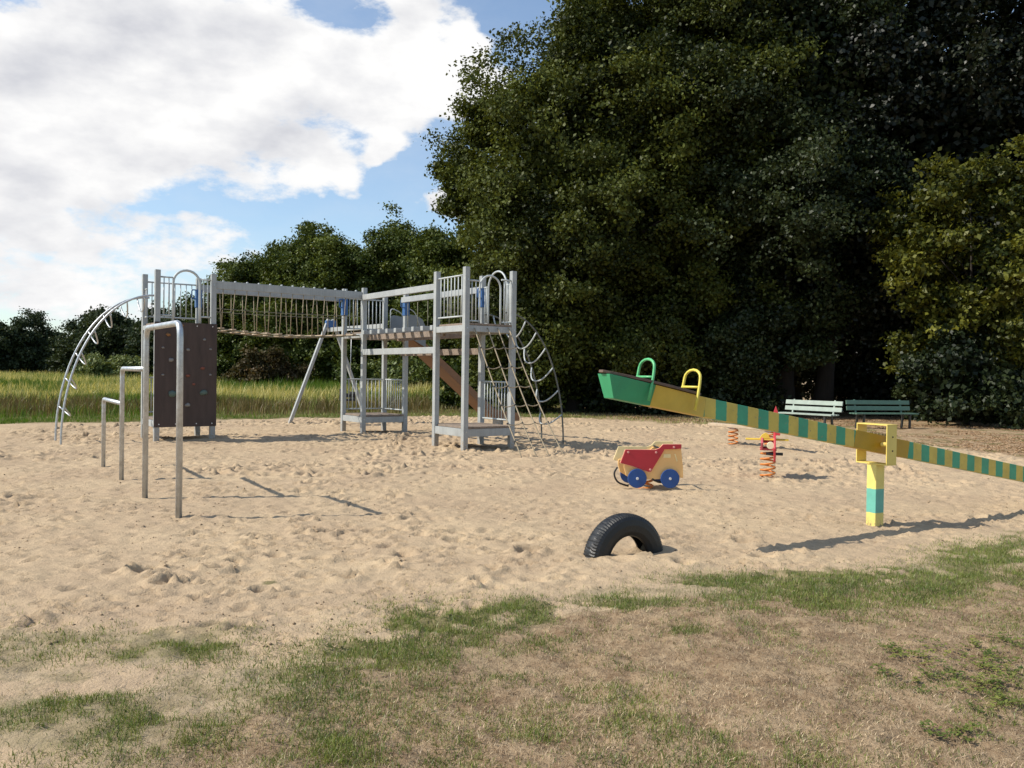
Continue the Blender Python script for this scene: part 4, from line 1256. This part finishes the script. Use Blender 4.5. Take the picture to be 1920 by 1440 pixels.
# second row that closes the wood
G2 = 'trees deeper in the wood'
for i, (px, d, r_, zc, rz, lab) in enumerate((
        (1050, 46, 5.2, 9.0, 7.4, 'dark tree deeper in the wood behind the left oak'),
        (1270, 47, 6.0, 11, 9.5, 'dark tree deeper in the wood behind the seesaw end'),
        (1490, 46, 6.0, 12, 10, 'dark tree deeper in the wood behind the sunlit bench'),
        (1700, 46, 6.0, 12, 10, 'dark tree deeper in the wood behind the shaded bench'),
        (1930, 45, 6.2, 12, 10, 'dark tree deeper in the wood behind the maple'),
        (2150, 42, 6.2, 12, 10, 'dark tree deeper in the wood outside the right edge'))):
    tree('forest_tree', lab, at(px, d), d, [(0, 0, zc, r_, r_ * .8, rz, 26, 1000), (0, 0, 3.6, r_ * 1.05, r_ * .7, 3.4, 14, 600)], .42, M['leaf_dark' if px < 1400 else 'leaf_shaded'], 230 + i, .35, group=G2, tone=.25, per=12, spread=.5, limbs=3)

# bushes at the foot of the wood
G3 = 'bushes at the foot of the wood'
for i, (px, d, rx, rz, mat, tone, lab) in enumerate((
        (900, 36, 2.4, 1.6, 'leaf_mid', .40, 'rounded green bush seen between the legs of the right tower'),
        (1010, 33, 1.9, 1.7, 'leaf_oak', .35, 'bush behind the right arched ladder'),
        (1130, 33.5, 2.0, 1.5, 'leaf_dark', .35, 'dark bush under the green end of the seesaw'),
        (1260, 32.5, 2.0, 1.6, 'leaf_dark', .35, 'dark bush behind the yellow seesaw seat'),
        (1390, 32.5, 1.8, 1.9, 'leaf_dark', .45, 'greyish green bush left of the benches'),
        (1640, 34.5, 1.8, 1.5, 'leaf_shaded', .3, 'black shaded bush behind the gap between the benches'),
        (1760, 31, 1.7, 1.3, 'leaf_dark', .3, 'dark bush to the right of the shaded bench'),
        (1815, 27.6, 2.7, 1.75, 'leaf_dark', .28, 'added dark bush for shaded foliage, hiding the trunk of the maple'),  # added bush; dark leaves stand in for shaded foliage below the maple
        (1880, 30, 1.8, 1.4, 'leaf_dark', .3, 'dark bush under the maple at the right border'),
        (1560, 40, 2.6, 1.7, 'leaf_red', .2, 'brownish bush in the gap behind the sunlit bench'))):
    tree('bush', lab, at(px, d), d, [(0, 0, rz * .75, rx, rx * .7, rz, 14, 620)], .15, M[mat], 250 + i, 0, group=G3, cat='bush', tone=tone, per=13, spread=.2, zmin=.03)

# the middle wood beyond the meadow
G4 = 'trees beyond the meadow behind the climbing frame'
for i, (px, d, rx, zc, rz, tone, lab) in enumerate((
        (452, 58, 2.9, 5.0, 4.6, .36, 'leftmost tree of the wood behind the rope bridge'),
        (505, 60, 3.2, 5.6, 5.0, .40, 'green tree behind the left part of the rope bridge'),
        (560, 56, 3.0, 5.6, 5.1, .50, 'lighter olive tree above the middle of the rope bridge'),
        (605, 57, 2.2, 6.6, 5.6, .34, 'slim tree with a feathery top above the rope bridge'),
        (655, 55, 3.2, 5.6, 5.2, .46, 'round tree above the middle tower'),
        (725, 56, 3.6, 6.3, 5.5, .44, 'highest round tree behind the plank bridge'),
        (800, 54, 3.4, 6.0, 5.2, .40, 'round tree behind the right end of the plank bridge'),
        (865, 48, 3.0, 5.2, 4.8, .42, 'tree between the middle wood and the big oak'))):
    tree('wood_tree', lab, at(px, d), d, [(0, 0, zc, rx * 1.18, rx * .9, rz, 46, 3000), (0, -.8, 2.2, rx * 1.25, rx * .7, 2.2, 18, 1100)], .18, M['leaf_mid'], 270 + i, .2, group=G4, tone=tone + .08, per=14, spread=.24, limbs=4)
for i, (px, d, rx, rz, mat, lab) in enumerate((
        (470, 50, 1.9, 1.5, 'leaf_red', 'reddish bramble to the right of the climbing wall'),
        (530, 51, 1.6, 1.2, 'leaf_red', 'reddish bramble under the rope bridge'),
        (770, 46, 2.3, 1.5, 'leaf_grey', 'light green bush behind the middle tower'),
        (690, 48, 1.8, 1.3, 'leaf_mid', 'green bush seen through the middle tower'))):
    tree('bush', lab, at(px, d), d, [(0, 0, rz * .8, rx, rx * .7, rz, 12, 500)], .17, M[mat], 290 + i, 0, group='bushes at the meadow edge', cat='bush', tone=.4, per=12, spread=.2, zmin=.03)

# far trees at the left
G5 = 'far trees at the left'
for i, (px, d, rx, zc, rz, lab) in enumerate((
        (-60, 98, 5.0, 3.6, 3.8, 'far dark tree at the left border of the photo'),
        (20, 100, 5.0, 4.0, 4.2, 'far dark tree left of the arched ladder foot'),
        (78, 104, 4.2, 3.6, 3.6, 'far dark tree beside the left arched ladder'),
        (130, 100, 3.2, 3.0, 3.0, 'low far tree behind the left arched ladder'),
        (172, 92, 3.2, 4.2, 4.1, 'far round tree behind the upper arched ladder'),
        (222, 88, 4.2, 4.6, 4.3, 'far round tree left of the left tower'),
        (285, 86, 4.0, 4.4, 4.2, 'far tree behind the left tower'),
        (345, 84, 4.0, 4.2, 4.0, 'far tree behind the climbing wall'),
        (410, 74, 3.2, 4.2, 4.0, 'far tree at the right edge of the climbing wall'))):
    tree('far_tree', lab, at(px, d), d, [(0, 0, zc * .92, rx, rx * .8, rz * .90, 34, 1500), (0, 0, 1.6, rx * 1.2, rx * .7, 1.7, 14, 600)], .28, M['leaf_far'], 310 + i, .2, group=G5, tone=.36 + .05 * (i % 3), per=12, spread=.32, limbs=3)
tree('willow_bush', 'wide rounded grey green willow bush in the far meadow', at(196, 66), 66, [(0, 0, 1.0, 2.7, 2.0, 1.45, 16, 900)], .2, M['leaf_grey'], 330, 0, cat='bush', tone=.4, per=12, spread=.25, zmin=.03)

# ------------------------------------------------------------------ sun and sky
sv = Vector((1.03, .17, -1.0)).normalized()
sun = bpy.data.lights.new('sun', 'SUN')
sun.energy = 4.6
sun.angle = R(.5)
sun.color = (1.0, .93, .82)
so = bpy.data.objects.new('sun', sun)
COL.objects.link(so)
so.rotation_euler = (-sv).to_track_quat('Z', 'Y').to_euler()

world = bpy.data.worlds.new('World')
scene.world = world
world.use_nodes = True
world.node_tree.nodes.clear()
W = NT(world.node_tree)
sky = W.new('ShaderNodeTexSky', sky_type='NISHITA')
sky.sun_disc = False
sky.sun_elevation = R(43.8)
sky.sun_rotation = math.atan2(-1.03, -.17)
sky.air_density = 1.0
sky.dust_density = .6
sky.ozone_density = 1.2
dirv = W.new('ShaderNodeTexCoord').outputs['Generated']
sp = W.new('ShaderNodeSeparateXYZ'); W.l.new(dirv, sp.inputs[0])
dx, dy, dz = sp.outputs
wn = W.noise(dirv, 7.0, 6, .55, 0, True)
wv = W.vmath('SCALE', W.vmath('SUBTRACT', wn, (.5, .5, .5)), scale=.10)
wd_ = W.vmath('ADD', dirv, wv)
sw_ = W.new('ShaderNodeSeparateXYZ'); W.l.new(wd_, sw_.inputs[0])
dyc = W.math('MAXIMUM', sw_.outputs[1], .08)
tx = W.math('DIVIDE', sw_.outputs[0], dyc)
tz = W.math('DIVIDE', sw_.outputs[2], dyc)
# broad cloud banks, as azimuth and height above the horizon: (place, extent, weight)
BL = [(230, 120, 430, 190, 1.5), (690, 150, 180, 100, 1.3), (615, 332, 80, 45, 1.0), (130, 520, 340, 115, 1.0), (885, 120, 40, 75, .75), (825, 378, 60, 36, 1.6), (715, 268, 28, 30, 1.2), (742, 40, 50, 60, .8), (150, 290, 330, 100, .9), (-300, 250, 300, 300, .8),
      (500, 400, 200, 16, -.8), (775, 330, 55, 40, -.9), (645, 5, 40, 16, -.35), (960, 40, 90, 80, -.7), (20, 345, 40, 30, -.3), (640, 440, 130, 40, -.7), (1500, 0, 400, 300, .4)]
tot = None
for (px, py, sx_, sy_, w_) in BL:
    a = W.math('DIVIDE', W.math('SUBTRACT', tx, (px - 960) / 1600.0), sx_ / 1600.0)
    b = W.math('DIVIDE', W.math('SUBTRACT', tz, (700 - py) / 1600.0), sy_ / 1600.0)
    e = W.math('EXPONENT', W.math('MULTIPLY', W.math('ADD', W.math('MULTIPLY', a, a), W.math('MULTIPLY', b, b)), -1.0))
    g = W.math('MULTIPLY', e, w_)
    tot = g if tot is None else W.math('ADD', tot, g)
front = W.ramp(dy, .05, .2)
tot = W.math('ADD', W.math('MULTIPLY', tot, front), W.math('MULTIPLY', W.math('SUBTRACT', 1.0, front), -.15))
flat = W.new('ShaderNodeMapping'); flat.inputs['Scale'].default_value = (1, 1, 2.0); W.l.new(dirv, flat.inputs['Vector'])
fl = flat.outputs[0]
fn = W.noise(fl, 6.5, 12, .60)
cov = W.math('ADD', W.math('MULTIPLY', W.math('MINIMUM', tot, 1.35), .8), W.math('MULTIPLY', W.math('SUBTRACT', fn, .5), 2.6))
dens = W.ramp(W.math('ADD', cov, W.math('MULTIPLY', W.math('SUBTRACT', W.noise(fl, 26, 6, .6), .5), .40)), .15, .64)
dens = W.math('MAXIMUM', dens, W.ramp(W.noise(fl, 3.0, 8, .65), .35, .8, .08, .32))      # thin high veil
# bulges: compare the cloud noise with itself a little higher up, so tops are bright and undersides grey
up_ = W.vmath('ADD', fl, (-.03, 0, .055))
bul = W.math('SUBTRACT', W.noise(up_, 5.0, 7, .55), W.noise(fl, 5.0, 7, .55))
big = W.noise(fl, 2.6, 5, .5)
shade = W.math('ADD', W.math('MULTIPLY', bul, -3.2), W.ramp(big, .34, .58, .28, .98), clamp=True)
cl = W.mix(shade, (5.3, 5.4, 5.85), (8.5, 8.45, 8.4))
cl = W.mix(W.ramp(cov, .15, .75, .85, 0), cl, (6.9, 7.25, 7.7))
skyc = W.mix(1.0, sky.outputs[0], (1.25, 1.38, 1.45), 'MULTIPLY')
skyc = W.mix(dens, skyc, cl)
bg = W.new('ShaderNodeBackground')
W.l.new(skyc, bg.inputs['Color'])
bg.inputs['Strength'].default_value = .10
wo = W.new('ShaderNodeOutputWorld')
W.l.new(bg.outputs[0], wo.inputs['Surface'])
